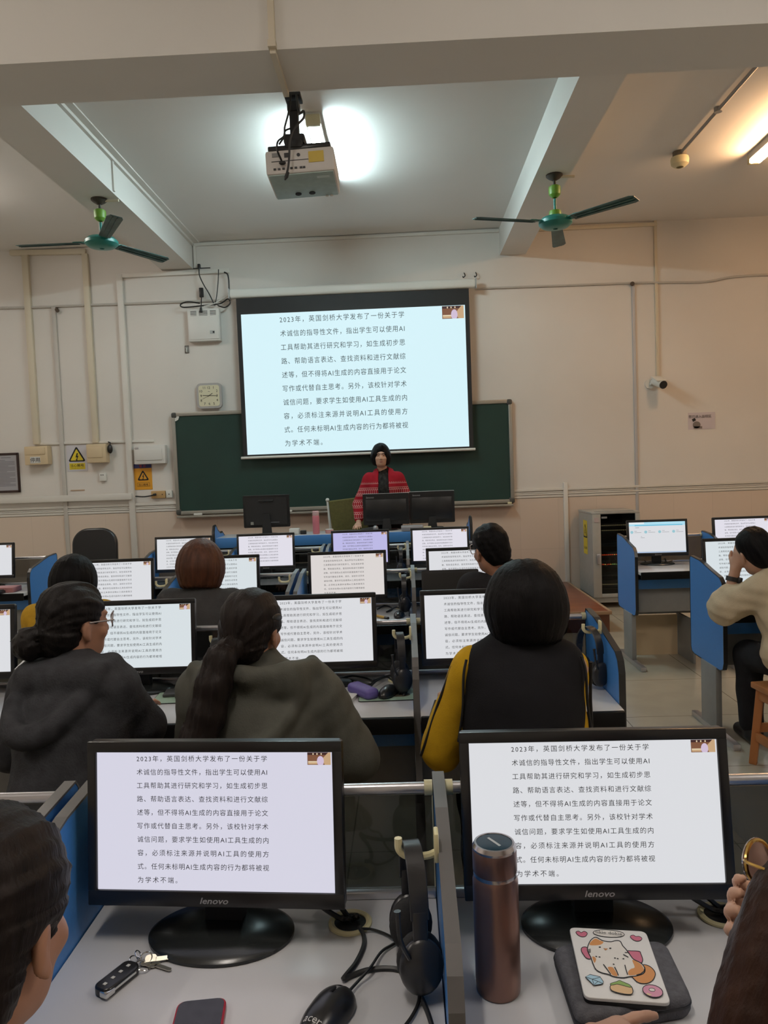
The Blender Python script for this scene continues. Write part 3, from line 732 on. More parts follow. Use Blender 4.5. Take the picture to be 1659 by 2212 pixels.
BOLT = [(0.02, 0.42), (0.16, 0.42), (0.06, 0.12), (0.2, 0.14), (0.02, -0.28), (0.1, -0.26), (-0.06, -0.46), (-0.12, -0.2), (-0.05, -0.24), (0.02, -0.02), (-0.14, -0.04)]
def sc_(p, k, cx=0, cy=0): return [(x*k+cx, y*k+cy) for x, y in p]
a, b_ = PY(143, 962, D), PY(190, 1017, D); w_, h_ = b_.x-a.x, a.z-b_.z
sg = thing('warning_sign', 'white electric shock sign with yellow triangle beside the beige box', 'sign', ((a.x+b_.x)/2, D, (a.z+b_.z)/2))
MB().box((0, -0.002, 0), (w_, 0.004, h_)).build('sheet', m_signw, sg)
R_ = 0.125
flat('symbol', [(sc_(tri(R_, 0.014), 1, 0, 0.02), m_ink, 0), (sc_(tri(R_*0.74, 0.006), 1, 0, 0.018), m_yel, 0.001), (sc_(BOLT, 0.11, 0, 0.012), m_ink, 0.002), (rect(-0.095, -0.135, 0.095, -0.06), m_yel, 0)], sg, (0, -0.006, 0))
lettering('sign_text', '当心触电', 0.042, m_ink, sg, (0, -0.0075, -0.088))
lettering('sign_text', 'Warning electric shock', 0.016, m_ink, sg, (0, -0.0075, -0.122))
a, b_ = PY(289, 1003, D), PY(330, 1057, D); w_, h_ = b_.x-a.x, a.z-b_.z
sg = thing('warning_sign', 'orange electric shock sign with a dark blue header below the white box', 'sign', ((a.x+b_.x)/2, D, (a.z+b_.z)/2))
MB().box((0, -0.002, 0), (w_, 0.004, h_)).build('sheet', m_ora, sg)
flat('symbol', [(rect(-w_/2, h_/2-0.05, w_/2, h_/2), m_navy, 0), (sc_(tri(0.085, 0.012), 1, 0, 0.0), m_ink, 0), (sc_(tri(0.055, 0.006), 1, 0, -0.001), m_ora, 0.001), (sc_(BOLT, 0.075, 0, -0.002), m_ink, 0.002),
     (rect(-0.075, -0.115, 0.075, -0.07), m_ink, 0), (rect(-0.072, -0.112, 0.072, -0.073), m_ora, 0.001)], sg, (0, -0.006, 0))
lettering('sign_text', '当心触电', 0.03, m_ink, sg, (0, -0.0085, -0.093))
lettering('sign_text', '警 示', 0.036, m_red, sg, (0, -0.0085, h_/2-0.025))
a, b_ = PY(1486, 892, D), PY(1545, 926, D); w_, h_ = b_.x-a.x, a.z-b_.z
sg = thing('notice_sign', 'small white surveillance notice with a camera picture on the right wall', 'sign', ((a.x+b_.x)/2, D, (a.z+b_.z)/2))
MB().box((0, -0.002, 0), (w_, 0.004, h_)).build('sheet', mat('sign_lilac', (0.62, 0.55, 0.58), 0.5), sg)
m_sgr = mat('sign_grey', (0.2, 0.17, 0.16), 0.5)
flat('symbol', [(sc_([(-0.5, 0.35), (-0.1, 0.5), (0.05, 0.2), (-0.35, 0.0)], 0.09, -0.07, -0.01), m_ink, 0), (sc_(circ(0, 0, 0.5, 0.45), 0.09, -0.06, -0.045), m_sgr, 0.001), (sc_(rect(-0.4, -0.5, 0.7, -0.2), 0.09, -0.06, -0.045), m_sgr, 0.001)], sg, (0, -0.006, 0))
lettering('sign_text', '您已进入监控区', 0.038, m_ink, sg, (-0.02, -0.0065, 0.052))
a, b_ = PY(-14, 980, D), PY(46, 1063, D); w_, h_ = b_.x-a.x, a.z-b_.z
nf = thing('framed_notice', 'dark framed notice with grey text sheet at the left edge', 'framed notice', ((a.x+b_.x)/2, D, (a.z+b_.z)/2))
MB().box((0, -0.008, 0), (w_-0.03, 0.012, h_-0.03)).build('sheet', mat('notice_sheet', (0.40, 0.39, 0.42), 0.3), nf)
m_wood_d = mat('dark_wood', (0.03, 0.012, 0.01), 0.35)
for c, s in (((0, h_/2-0.012), (w_, 0.026)), ((0, -h_/2+0.012), (w_, 0.026)), ((-w_/2+0.012, 0), (0.026, h_)), ((w_/2-0.012, 0), (0.026, h_))):
    MB().box((c[0], -0.012, c[1]), (s[0], 0.024, s[1]), bev=0.004).build('frame_bar', m_wood_d, nf)
rs = random.Random(3)
flat('printed_lines', [(rect(-w_/2+0.05, h_/2-0.09-k*0.017, -w_/2+0.05+(w_-0.1)*(1 if k % 4 else rs.uniform(.3, .9)), h_/2-0.083-k*0.017), mat('notice_print', (0.22, 0.21, 0.23), 0.6), 0) for k in range(19)] + [(rect(-0.06, h_/2-0.06, 0.06, h_/2-0.05), mat('notice_print', (0.22, 0.21, 0.23), 0.6), 0)], nf, (0, -0.0155, 0))
def socket(label, px0, py0, px1, py1, m, holes, dep=0.035):
    a, b_ = PY(px0, py0, D-dep), PY(px1, py1, D-dep); w_, h_ = b_.x-a.x, a.z-b_.z
    t = thing('wall_socket', label, 'socket', ((a.x+b_.x)/2, D, (a.z+b_.z)/2))
    MB().box((0, -dep/2, 0), (w_, dep, h_), bev=0.006).build('plate', m, t)
    for hx, hz in holes: MB().box((hx*w_, -dep-0.001, hz*h_), (0.01, 0.004, 0.012)).build('hole', m_blackm, t)
    return t
socket('small white socket below the beige breaker box', 214, 1022, 229, 1039, m_white, [(-0.2, 0.25), (0.1, 0.25)])
s_ = socket('brown wooden double socket with a plugged black cord', 326, 1061, 357, 1076, mat('socket_wood', (0.52, 0.33, 0.14), 0.5), [(0.3, 0.0)])
socket('white single socket touching the blackboard frame', 358, 1060, 372, 1075, m_white, [(0, 0)])
t = MB().tube(smooth_path([PY(293, 1072, D-0.05), PY(310, 1073, D-0.07), PY(325, 1071, D-0.08), PY(335, 1068, D-0.06)], 6), 0.009, n=6).cyl(PY(331, 1069, D-0.065), PY(337, 1068, D-0.045), 0.014).build('plugged_cable', m_cable); tag(t, 'short black cable plugged into the brown double socket', 'cable')
a = PY(168, 1059, D); t = MB().box((a.x, D-0.003, a.z), (0.17, 0.006, 0.014)).build('tape_strip', mat('old_tape', (0.5, 0.36, 0.25), 0.6)); tag(t, 'short brownish strip of tape on the wall below the yellow warning sign', 'tape')
# ---------------------------------------------------------------- security camera
a = PY(1421, 827, D-0.12)
t = thing('security_camera', 'white bullet security camera with a black lens face', 'security camera', (a.x, D, a.z))
MB().cyl((-0.06, 0, 0.0), (-0.06, -0.03, 0.0), 0.055, n=24).box((-0.05, -0.05, 0.0), (0.03, 0.07, 0.03), bev=0.01).build('wall_mount', m_white, t)
MB().cyl((-0.02, -0.06, 0.03), (0.02, -0.24, -0.035), 0.048, n=28).box((0.0, -0.15, 0.045), (0.115, 0.22, 0.012), rot=(0.33, 0, 0), bev=0.004).build('housing', m_white, t)
MB().cyl((0.02, -0.236, -0.034), (0.022, -0.247, -0.038), 0.046, n=28).build('lens_face', m_black, t)
# ================================================================ DESK ROWS
m_top = mat('desk_laminate', (0.58, 0.58, 0.59), 0.24, var=0.03, vscale=6, bump=0.02, bscale=300)
m_blue = mat('desk_blue', (0.055, 0.225, 0.58), 0.38, var=0.04, vscale=120)
m_edge = mat('edge_band', (0.02, 0.021, 0.022), 0.28)
m_edgeg = mat('edge_band_grey', (0.13, 0.125, 0.125), 0.28)
m_rglass = glass('desk_glass', (0.42, 0.43, 0.43))
m_hook = mat('hook_cream', (0.72, 0.66, 0.40), 0.35)
m_lowb = mat('low_panel_beige', (0.78, 0.60, 0.38), 0.4)
ROWS = (1.48, 3.12, 4.72, 6.33)
DZ, DEP = 0.75, 0.55
# side profile of a partition: (distance in front of the rear edge, height)
PROF = [(0.0, 0.44), (0.0, 0.985), (-0.012, 1.0), (-0.15, 0.99), (-0.22, 0.975), (-0.30, 0.955), (-0.44, 0.925), (-0.47, 0.90), (-0.485, 0.86), (-0.485, 0.45), (-0.47, 0.41), (-0.43, 0.395), (-0.05, 0.40), (-0.015, 0.41)]
PT = 0.02
def partition(parent, x, Yr, edge):
    Mx = Matrix(((0, 0, 1, x-PT/2), (1, 0, 0, Yr), (0, 1, 0, 0), (0, 0, 0, 1)))
    p = MB().prism(PROF, PT, Mx).build('partition', m_blue, parent, smooth=False)
    pts = [Vector((x, Yr+a, z)) for a, z in PROF]
    b = MB(); n = len(pts)
    rings = []
    c = Vector((x, Yr-0.25, 0.7))
    for i, q in enumerate(pts):
        t = (pts[(i+1) % n]-pts[i-1]).normalized(); nn = Vector((0, -t.z, t.y))
        if (q-c).dot(nn) < 0: nn = -nn
        rings.append([b.bm.verts.new(q+Vector((sx*(PT/2+0.0015), 0, 0))+nn*o) for sx, o in ((-1, -0.002), (-1, 0.003), (1, 0.003), (1, -0.002))])
    for i in range(n):
        A, B = rings[i], rings[(i+1) % n]
        for k in range(4): b.bm.faces.new((A[k], A[(k+1) % 4], B[(k+1) % 4], B[k]))
    b.build('edge_band', edge, p, smooth=False)
    return p
def desk(label, xs, row, left_end=True, right_end=True, edges=None, hooks=(), lows=False):
    Yr = ROWS[row]; Yf = Yr-DEP; x0, x1 = xs[0], xs[-1]; xc, L_ = (x0+x1)/2, x1-x0
    t = thing('computer_desk', label, 'desk', (xc, Yr, 0), group='rows of computer desks')
    inv = Vector((xc, Yr, 0))
    def part(name, b, m, par=None, **k):
        for v in b.bm.verts: v.co -= inv
        return b.build(name, m, par or t, **k)
    for i in range(len(xs)-1):
        a, b_ = xs[i]+PT/2+0.002, xs[i+1]-PT/2-0.002
        part('worktop', MB().box(((a+b_)/2, (Yr+Yf)/2, DZ-0.0125), (b_-a, DEP-0.004, 0.025), bev=0.002), m_top)
        part('front_edge', MB().box(((a+b_)/2, Yf-0.004, DZ-0.03), (b_-a, 0.02, 0.058), bev=0.005), mat('desk_black_edge', (0.006, 0.006, 0.006), 0.55, spec=0.15))
        part('keyboard_shelf', MB().box(((a+b_)/2, Yf+0.25, 0.672), (b_-a, 0.22, 0.015)), m_blackm)
        part('drawer_front', MB().box(((a+b_)/2, Yf+0.14, 0.635), (b_-a, 0.016, 0.075), bev=0.002), m_blue)
        part('modesty_panel', MB().box(((a+b_)/2, Yf+0.20, 0.50), (b_-a, 0.02, 0.19), bev=0.002), m_gsteel)
        part('rear_panel', MB().box(((a+b_)/2, Yr-0.06, 0.55), (b_-a, 0.012, 0.34)), m_gsteel)
        if lows and i == 0:
            part('low_panel', MB().box((a+0.255, Yr-0.10, 0.165), (0.34, 0.012, 0.33)), m_lowb)
            part('cross_beam', MB().box(((a+b_)/2, Yr-0.12, 0.385), (b_-a-0.04, 0.02, 0.08)), m_gsteel)
            part('leg_panel', MB().box((a+0.44, Yr-0.25, 0.172), (0.018, 0.36, 0.34)), m_gsteel)
        part('rear_strip', MB().box(((a+b_)/2, Yr-0.012, DZ+0.008), (b_-a, 0.022, 0.016), bev=0.003), m_alu)
        part('rail', MB().cyl((a, Yr-0.01, 0.97), (b_, Yr-0.01, 0.97), 0.011), m_alu)
        part('glass_panel', MB().box(((a+b_)/2, Yr-0.01, 0.862), (b_-a-0.004, 0.005, 0.19)), m_rglass)
        gx = b_-(0.165 if row == 0 else 0.058)
        g = part('cable_grommet', MB().lathe([(0.030, 0.0), (0.041, 0.0), (0.041, 0.004), (0.036, 0.007), (0.030, 0.004)], (gx, Yr-0.10, DZ+0.0005), n=28, ring=True), m_hook)
        part('hole', MB().cyl((gx, Yr-0.10, DZ+0.0008), (gx, Yr-0.10, DZ+0.0022), 0.031, n=28), m_blackm, g)
    for i, x in enumerate(xs):
        e = m_edge if not edges else edges[i]
        p = partition(t, x, Yr, e)
        for v in p.data.vertices: v.co -= inv
        for v in p.children[0].data.vertices: v.co -= inv
        part('leg', MB().box((x, Yr-0.28, 0.215), (0.035, 0.22, 0.37), bev=0.004), m_gsteel)
        part('foot', MB().box((x, Yr-0.32, 0.018), (0.04, 0.60, 0.035), bev=0.003), m_alu)
        if 0 < i: 
            cl = MB().cyl((x-0.028, Yr-0.01, 0.97), (x-PT/2-0.002, Yr-0.01, 0.97), 0.015, n=14)
            part('rail_clamp', cl, m_hook)
        if i < len(xs)-1:
            part('rail_clamp', MB().cyl((x+PT/2+0.002, Yr-0.01, 0.97), (x+0.028, Yr-0.01, 0.97), 0.015, n=14), m_hook)
    for hx in hooks:
        y = Yr-0.25; x = hx-PT/2
        h = MB().tube(smooth_path([(x, y, 0.965), (x-0.02, y, 0.957), (x-0.052, y, 0.957), (x-0.066, y, 0.968), (x-0.067, y, 0.988)], 5), 0.0065, n=8)
        h.box((x-0.004, y, 0.975), (0.008, 0.03, 0.05), bev=0.003)
        part('headset_hook', h, m_hook)
    return t
XC_, XL_ = (1.757, 2.45, 3.15), (-4.40, -3.82, -2.98)
MID = (0.045, 0.015, 0.03, 0.005)                            # middle partition of the centre desks, row by row
ord_ = ('nearest', 'second', 'third', 'farthest')
for r in range(4):
    desk('white-topped two-seat desk with blue partitions in the centre of the %s row' % ord_[r], (-0.645, MID[r], 0.735), r, hooks=(MID[r], 0.735), edges=(m_edgeg, m_edgeg, m_edge))
    desk('white-topped two-seat desk with blue partitions left of centre in the %s row' % ord_[r], (-2.115, -1.43, -0.69), r, hooks=(-1.43, -0.69), edges=(m_edge, m_edge, m_edgeg))
desk('blue-sided desk across the right aisle holding the monitor with a plain light page', XC_, 3, hooks=(), lows=True)
desk('blue-sided desk across the right aisle where the person in cream hoodie sits', XC_, 2, hooks=())
desk('blue-sided desk across the left aisle at the left edge of the photo', XL_, 3, hooks=())
# ================================================================ MONITORS
m_bez = mat('monitor_bezel', (0.013, 0.013, 0.014), 0.28); m_bezm = mat('monitor_back', (0.012, 0.012, 0.013), 0.5)
m_logo = mat('silver_logo', (0.45, 0.45, 0.46), 0.35, metal=0.5); m_logod = mat('dim_logo', (0.12, 0.12, 0.125), 0.4)
m_base = mat('monitor_base', (0.016, 0.018, 0.018), 0.22)
SC_ = {'plain': emit('screen_plain', (0.70, 0.71, 0.74)), 'lav': emit('screen_lavender', (0.66, 0.65, 0.76)), 'warm': emit('screen_warm', (0.70, 0.66, 0.645)),
       'purple': emit('screen_purple', (0.50, 0.48, 0.78)), 'cool': emit('screen_cool', (0.67, 0.73, 0.76)), 'pale': emit('screen_pale', (0.74, 0.72, 0.80))}
MW, MH, SWD = 0.478, 0.297, 0.443
def monitor_proto(content=True):
    t = thing('monitor', 'x', 'monitor')
    pz = 0.217; tl = math.radians(11); Rt = Matrix.Translation((0, 0, pz)) @ Matrix.Rotation(-tl, 4, 'X')
    def tp(o): o.matrix_local = Rt; return o
    # bezel frame around the screen: screen centre sits 4 mm above the panel centre
    so = 0.004; b = MB()
    sw2, sh2 = SWD/2, SWD*9/32
    b.prism(rrect(MW, MH, 0.008), 0.016, T(0, 0.016, 0) @ RX90)
    for c, s in (((0, (MH/2+so+sh2)/2), (MW, MH/2-so-sh2)), ((0, -(MH/2-so+sh2)/2), (MW, MH/2+so-sh2))):
        b.box((c[0], -0.002, c[1]), (s[0], 0.012, s[1]), bev=0.0025)
    for sx in (-1, 1): b.box((sx*(MW/2+sw2)/2, -0.002, so), (MW/2-sw2, 0.012, 2*sh2+0.004), bev=0.0025)
    tp(b.build('bezel', m_bez, t))
    tp(MB().box((0, 0.027, 0), (MW-0.02, 0.02, MH-0.02), bev=0.008).box((0, 0.04, -0.02), (0.3, 0.02, 0.17), bev=0.008).build('back_shell', m_bezm, t))
    s = display(t, SWD, (0, 0, 0), (0, 0, 0), SC_['plain'], lift=0.0003)
    s.matrix_local = Rt @ T(0, -0.002, so) @ Matrix.Rotation(PI/2, 4, 'X')
    lg = lettering('maker_logo', 'lenovo', 0.0155, m_logo, t, (0, 0, 0), shear=0.25, offset=0.0002); lg.matrix_local = Rt @ T(0, -0.0086, -MH/2+0.0125) @ Matrix.Rotation(PI/2, 4, 'X') @ Matrix.Diagonal((1.25, 1, 1, 1))
    lg = lettering('model_mark', 'ThinkVision', 0.0075, m_logod, t, (0, 0, 0)); lg.matrix_local = Rt @ T(-MW/2+0.045, -0.0086, MH/2-0.010) @ Matrix.Rotation(PI/2, 4, 'X')
    tp(MB().box((MW/2-0.017, -0.0085, -MH/2+0.01), (0.003, 0.002, 0.002)).build('power_light', emit('led_green', (0.05, 0.6, 0.15), 1.0), t))
    MB().prism([(-0.036, 0.0), (0.036, 0.0), (0.03, 0.21), (-0.03, 0.21)], 0.03, T(0, 0.055, 0.006) @ RX90).box((0, 0.05, 0.2), (0.07, 0.03, 0.08), bev=0.006).build('stand_neck', m_blackm, t)
    b = MB().lathe([(0.12, 0.0), (0.138, 0.001), (0.138, 0.006), (0.128, 0.012), (0.05, 0.018), (0.0, 0.0185)], n=56)
    for v in b.bm.verts: v.co.y = v.co.y*0.71+0.011; v.co.x *= 0.985
    b.build('stand_base', m_base, t)
    return t
MPROTO = monitor_proto(); _used = [False]
MG = 'black monitors showing the slide'
def monitor(label, corner, side, row, tint, tilt=0, yaw=0, Y=None, content=True, group=MG, name='monitor'):
    """corner = photograph pixel of the screen's upper left/right corner; side -1 left, +1 right"""
    Yp = (ROWS[row]-0.135) if Y is None else Y
    p = PY(corner[0], corner[1], Yp+0.025)
    x = p.x - side*SWD/2
    t = MPROTO if not _used[0] else copy_tree(MPROTO); _used[0] = True
    t['label'] = label; t['group'] = group
    t.location = (x, Yp, DZ+0.0005)
    if tilt:
        for c in t.children:
            if not c.name.startswith('stand'): c.matrix_local = T(0, 0, 0.217) @ Matrix.Rotation(math.radians(tilt), 4, 'X') @ T(0, 0, -0.217) @ c.matrix_local
    t.rotation_euler = (0, 0, math.radians(yaw))
    s = [c for c in t.children if c.name.startswith('screen')][0]
    setmat(s, SC_[tint])
    return t
M1 = monitor('near left monitor on a round black stand with the keys in front', (720, 1609), 1, 0, 'lav', yaw=-4, tilt=5)
M2 = monitor('near right monitor behind the copper thermos flask', (1011, 1589), -1, 0, 'plain', yaw=-1.5, tilt=3)
monitor('second-row monitor to the right of the ponytailed woman', (803, 1307), 1, 1, 'plain')
monitor('second-row monitor half hidden by the woman with bobbed hair', (916, 1284), -1, 1, 'plain')
monitor('second-row monitor to the right of the woman in the grey hoodie', (414, 1307), 1, 1, 'cool')
monitor('second-row monitor cut by the left edge of the photo', (28, 1339), 1, 1, 'plain')
monitor('third-row monitor with a warm white screen in front of the purple one', (828, 1201), 1, 2, 'warm')
monitor('third-row monitor behind the open dark laptop', (926, 1196), -1, 2, 'plain')
monitor('third-row monitor to the right of the brown bobbed head', (555, 1213), 1, 2, 'cool')
monitor('third-row monitor to the right of the black-haired head', (328, 1222), 1, 2, 'plain')
monitor('farthest-row monitor with a purple tinted screen', (836, 1157), 1, 3, 'purple')
monitor('farthest-row monitor at the right end of the centre desks', (1008, 1152), 1, 3, 'pale')
monitor('farthest-row monitor below the left podium monitor', (632, 1165), 1, 3, 'pale')
monitor('farthest-row monitor half hidden by the brown bobbed head', (455, 1170), 1, 3, 'plain')
monitor('farthest-row monitor across the left aisle at the left edge of the photo', (28, 1187), 1, 3, 'plain')
monitor('third-row monitor across the right aisle in front of the person in cream hoodie', (1521, 1168), -1, 2, 'cool')
monitor('farthest-row monitor at the right edge behind the person in cream hoodie', (1542, 1128), -1, 3, 'pale')
# the one monitor that does not show the slide
t = copy_tree(MPROTO); t['label'] = 'monitor across the right aisle showing a pale page with a blue header'; t['group'] = MG
p = PY(1358, 1137, 6.22); t.location = (p.x+SWD/2, 6.195, DZ+0.0005)
s = [c for c in t.children if c.name.startswith('screen')][0]; setmat(s, SC_['plain'])
for c in list(s.children): bpy.data.objects.remove(c)
h2 = SWD*9/32; w2 = SWD/2
e_hd = emit('page_header', (0.42, 0.72, 0.85)); e_hb = emit('page_blue', (0.12, 0.5, 0.7)); e_ic = emit('page_icon', (0.3, 0.55, 0.62)); e_tx = emit('page_text', (0.3, 0.3, 0.32)); e_wh = emit('page_white', (0.8, 0.84, 0.86)); e_tb = emit('page_bar', (0.4, 0.5, 0.66))
sh = [(rect(-w2, h2-.03, w2, h2), e_hd, 0), (rect(-w2, h2-.014, -.1, h2), e_wh, .0002), (rect(-w2+.045, h2-.03, w2-.02, h2-.022), e_hb, .0002), (rect(-w2, -h2, w2, -h2+.01), e_tb, 0), (rect(-w2+.05, h2-.045, -w2+.08, h2-.041), e_tx, 0)]
for k, x in enumerate((-.2, -.09, .02, .13)):
    sh += [(circ(x, .045, .012, n=12), e_ic, 0), (rect(x+.02, .052, x+.04, .055), e_tx, 0), (rect(x+.02, .04, x+.075, .043), e_tx, 0)]
sh += [(rect(-.13, -.002, -.1, .001), e_tx, 0), (rect(-.13, .008, -.12, .011), e_tx, 0)]
flat('page_picture', sh, s, (0, 0, 0.0014), (0, 0, 0))
# ================================================================ DAIS, PODIUM AND WHAT STANDS AT THE FRONT
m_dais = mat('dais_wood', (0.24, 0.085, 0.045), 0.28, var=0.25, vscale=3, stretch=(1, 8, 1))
DTOP = 0.20
da = thing('teacher_platform', 'reddish brown wooden platform along the front wall under the podium', 'platform', (-0.5, 8.05, 0))
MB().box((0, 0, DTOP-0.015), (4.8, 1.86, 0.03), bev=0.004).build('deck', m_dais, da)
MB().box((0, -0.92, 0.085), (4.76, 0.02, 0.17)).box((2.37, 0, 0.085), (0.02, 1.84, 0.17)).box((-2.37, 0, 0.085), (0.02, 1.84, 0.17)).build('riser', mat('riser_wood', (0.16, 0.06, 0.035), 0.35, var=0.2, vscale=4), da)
p = PX(1305, 1318, 1.9)
MB().box((2.385, 0, DTOP-0.015), (0.03, 1.86, 0.034), bev=0.004).box((0, -0.945, DTOP-0.015), (4.8, 0.016, 0.034), bev=0.003).build('edge_trim', mat('deck_edge', (0.42, 0.28, 0.18), 0.4), da)
PYR = 7.45                                                      # rear face of the podium, towards the class
a, b_ = PY(458, 1150, PYR), PY(1020, 1130, PYR); px0, px1 = a.x, b_.x
pd = thing('podium_desk', 'long teacher podium with a blue fascia board facing the class', 'podium', ((px0+px1)/2, PYR, DTOP))
w_ = px1-px0; z_ = lambda z: z-DTOP
MB().box((0, 0.01, z_(0.935)), (w_-0.05, 0.02, 0.10), bev=0.004).build('fascia', m_blue, pd)
MB().box((0, 0.265, z_(0.967)), (w_-0.05, 0.47, 0.03), bev=0.003).build('worktop', m_top, pd)
MB().box((0, 0.05, z_(0.80)), (w_-0.08, 0.02, 0.17)).build('dark_recess', m_blackm, pd)
MB().box((0, 0.03, z_(0.455)), (w_-0.05, 0.02, 0.50)).build('back_panel', mat('podium_dark', (0.05, 0.05, 0.055), 0.4), pd)
for zz in (0.83, 0.80): MB().cyl((-w_/2+0.03, 0.02, z_(zz)), (w_/2-0.03, 0.02, z_(zz)), 0.008).build('rail', m_alu, pd)
prof = [(0.0, 0.215), (0.0, 1.0), (-0.0, 1.05), (0.03, 1.10), (0.08, 1.105), (0.14, 1.06), (0.24, 1.02), (0.34, 1.02), (0.42, 0.98), (0.48, 0.96), (0.50, 0.92), (0.50, 0.215)]
for sx in (-1, 1):
    x = sx*(w_/2-0.012)
    Mx = Matrix(((0, 0, 1, x-0.012), (1, 0, 0, 0), (0, 1, 0, -DTOP), (0, 0, 0, 1)))
    sp = MB().prism(prof, 0.024, Mx).build('side_panel', m_blue, pd, smooth=False)
    MB().tube([(x, a_, z-DTOP) for a_, z in prof], 0.015, n=6, closed=True).build('edge_band', m_edge, sp)
# podium monitors seen from behind
def back_monitor(label, x0, y0, x1, y1, Y, flatback, yaw=0, logo=True):
    a, b_, c_ = PY(x0, y0, Y), PY(x1, y0, Y), PY(x0, y1, Y); W_, H_ = b_.x-a.x, a.z-c_.z
    t = thing('podium_monitor', label, 'monitor', ((a.x+b_.x)/2, Y, 0.983), (0, 0, math.radians(yaw)), group='podium monitors seen from behind')
    zc = (a.z+c_.z)/2-0.983
    MB().prism(rrect(W_, H_, 0.012), 0.03, T(0, 0.03, zc) @ RX90).build('back_shell', m_bez, t)
    MB().box((0, 0.025, zc+H_/2), (W_, 0.035, 0.006), bev=0.002).build('top_rim', m_logo if not flatback else m_bezm, t)
    if flatback:
        MB().prism(rrect(W_-0.05, H_-0.05, 0.01), 0.006, T(0, 0.0, zc) @ RX90).build('recess', m_bezm, t)
        MB().box((0, -0.008, zc+H_/2-0.055), (0.15, 0.012, 0.02), bev=0.003).build('handle_slot', m_blackm, t)
        MB().box((-0.15, -0.008, zc-H_/2+0.045), (0.03, 0.006, 0.03)).build('port_label', mat('port_label', (0.25, 0.25, 0.22), 0.5), t)
        MB().box((0.06, -0.008, zc-H_/2+0.05), (0.14, 0.006, 0.012)).build('port_row', mat('port_grey', (0.1, 0.1, 0.11), 0.4), t)
    else:
        MB().box((0.0, -0.0015, zc-0.01), (W_-0.06, 0.004, H_-0.10), bev=0.001).build('back_cover', m_bez, t)
    if logo: lettering('maker_logo', 'lenovo', 0.03, m_logo, t, (-W_/2+0.075, -0.003, zc+H_/2-0.035), shear=0.25)
    MB().prism([(-0.05, 0.0), (0.05, 0.0), (0.035, zc*(0.9 if flatback else 0.55)), (-0.035, zc*(0.9 if flatback else 0.55))], 0.025, T(0, 0.005, 0) @ RX90).build('stand_neck', m_blackm, t)
    b = MB().lathe([(0.11, 0.0), (0.12, 0.004), (0.11, 0.012), (0.0, 0.016)], n=40); b.build('stand_base', m_base, t)
    return t
back_monitor('dark monitor back with raised frame at the left end of the podium', 524, 1072, 624, 1141, 7.72, True, logo=False)
back_monitor('dark monitor back on the podium directly below the teacher', 783, 1068, 883, 1135, 7.80, False)
back_monitor('dark monitor back at the right end of the podium', 883, 1063, 981, 1131, 7.84, False)
# small things on the podium top
PT_ = 0.983
def podium_at(px, py, Y): p = PY(px, py, Y); return (p.x, Y, PT_)
t = thing('thermos_flask', 'pink thermos flask standing on the podium', 'flask', podium_at(683, 1140, 7.62))
MB().lathe([(0.032, 0), (0.035, 0.005), (0.035, 0.17), (0.033, 0.18), (0.030, 0.185)], n=28).build('bottle', mat('pink_paint', (0.62, 0.20, 0.25), 0.3), t)
MB().lathe([(0.031, 0.185), (0.033, 0.19), (0.033, 0.225), (0.028, 0.232)], n=28).build('cap', mat('pale_pink', (0.72, 0.50, 0.52), 0.35), t)
t = MB().box((0, 0, 0.03), (0.10, 0.08, 0.06), bev=0.006).build('paper_box', m_white); t.location = podium_at(636, 1138, 7.66); tag(t, 'small white box beside the left podium monitor', 'box')
t = MB().box((0, 0, 0.02), (0.06, 0.05, 0.04), bev=0.005).build('black_box', m_black); t.location = podium_at(655, 1140, 7.62); tag(t, 'little black box right of the small white box on the podium', 'box')
t = thing('tape_cup', 'low pink and white cup on the podium beside the pink flask', 'cup', podium_at(711, 1137, 7.64))
MB().lathe([(0.034, 0), (0.040, 0.003), (0.042, 0.035), (0.036, 0.035), (0.034, 0.006)], n=24).build('cup_body', mat('cup_pink', (0.6, 0.3, 0.3), 0.4), t); MB().lathe([(0.040, 0.036), (0.042, 0.04), (0.03, 0.042), (0.0, 0.042)], n=24).build('lid', m_white, t)
t = thing('microphone', 'microphone with a silver ball head lying on the podium', 'microphone', podium_at(811, 1135, 7.55))
MB().sph((0, 0, 0.04), 0.028).build('ball_grille', mat('mic_grille', (0.35, 0.35, 0.36), 0.35, metal=0.7), t); MB().cyl((-0.02, 0, 0.035), (-0.14, 0.03, 0.022), 0.02, 0.016).build('handle', m_black, t)
t = thing('projector_remote_tray', 'flat silver case under the right podium monitors', 'case', podium_at(890, 1132, 7.56))
MB().box((0, 0, 0.03), (0.22, 0.12, 0.05), bev=0.008).build('case_body', mat('case_silver', (0.38, 0.38, 0.4), 0.35, metal=0.3), t); MB().box((0.15, 0.0, 0.025), (0.08, 0.06, 0.03), bev=0.004).build('connector_block', m_cream, t)
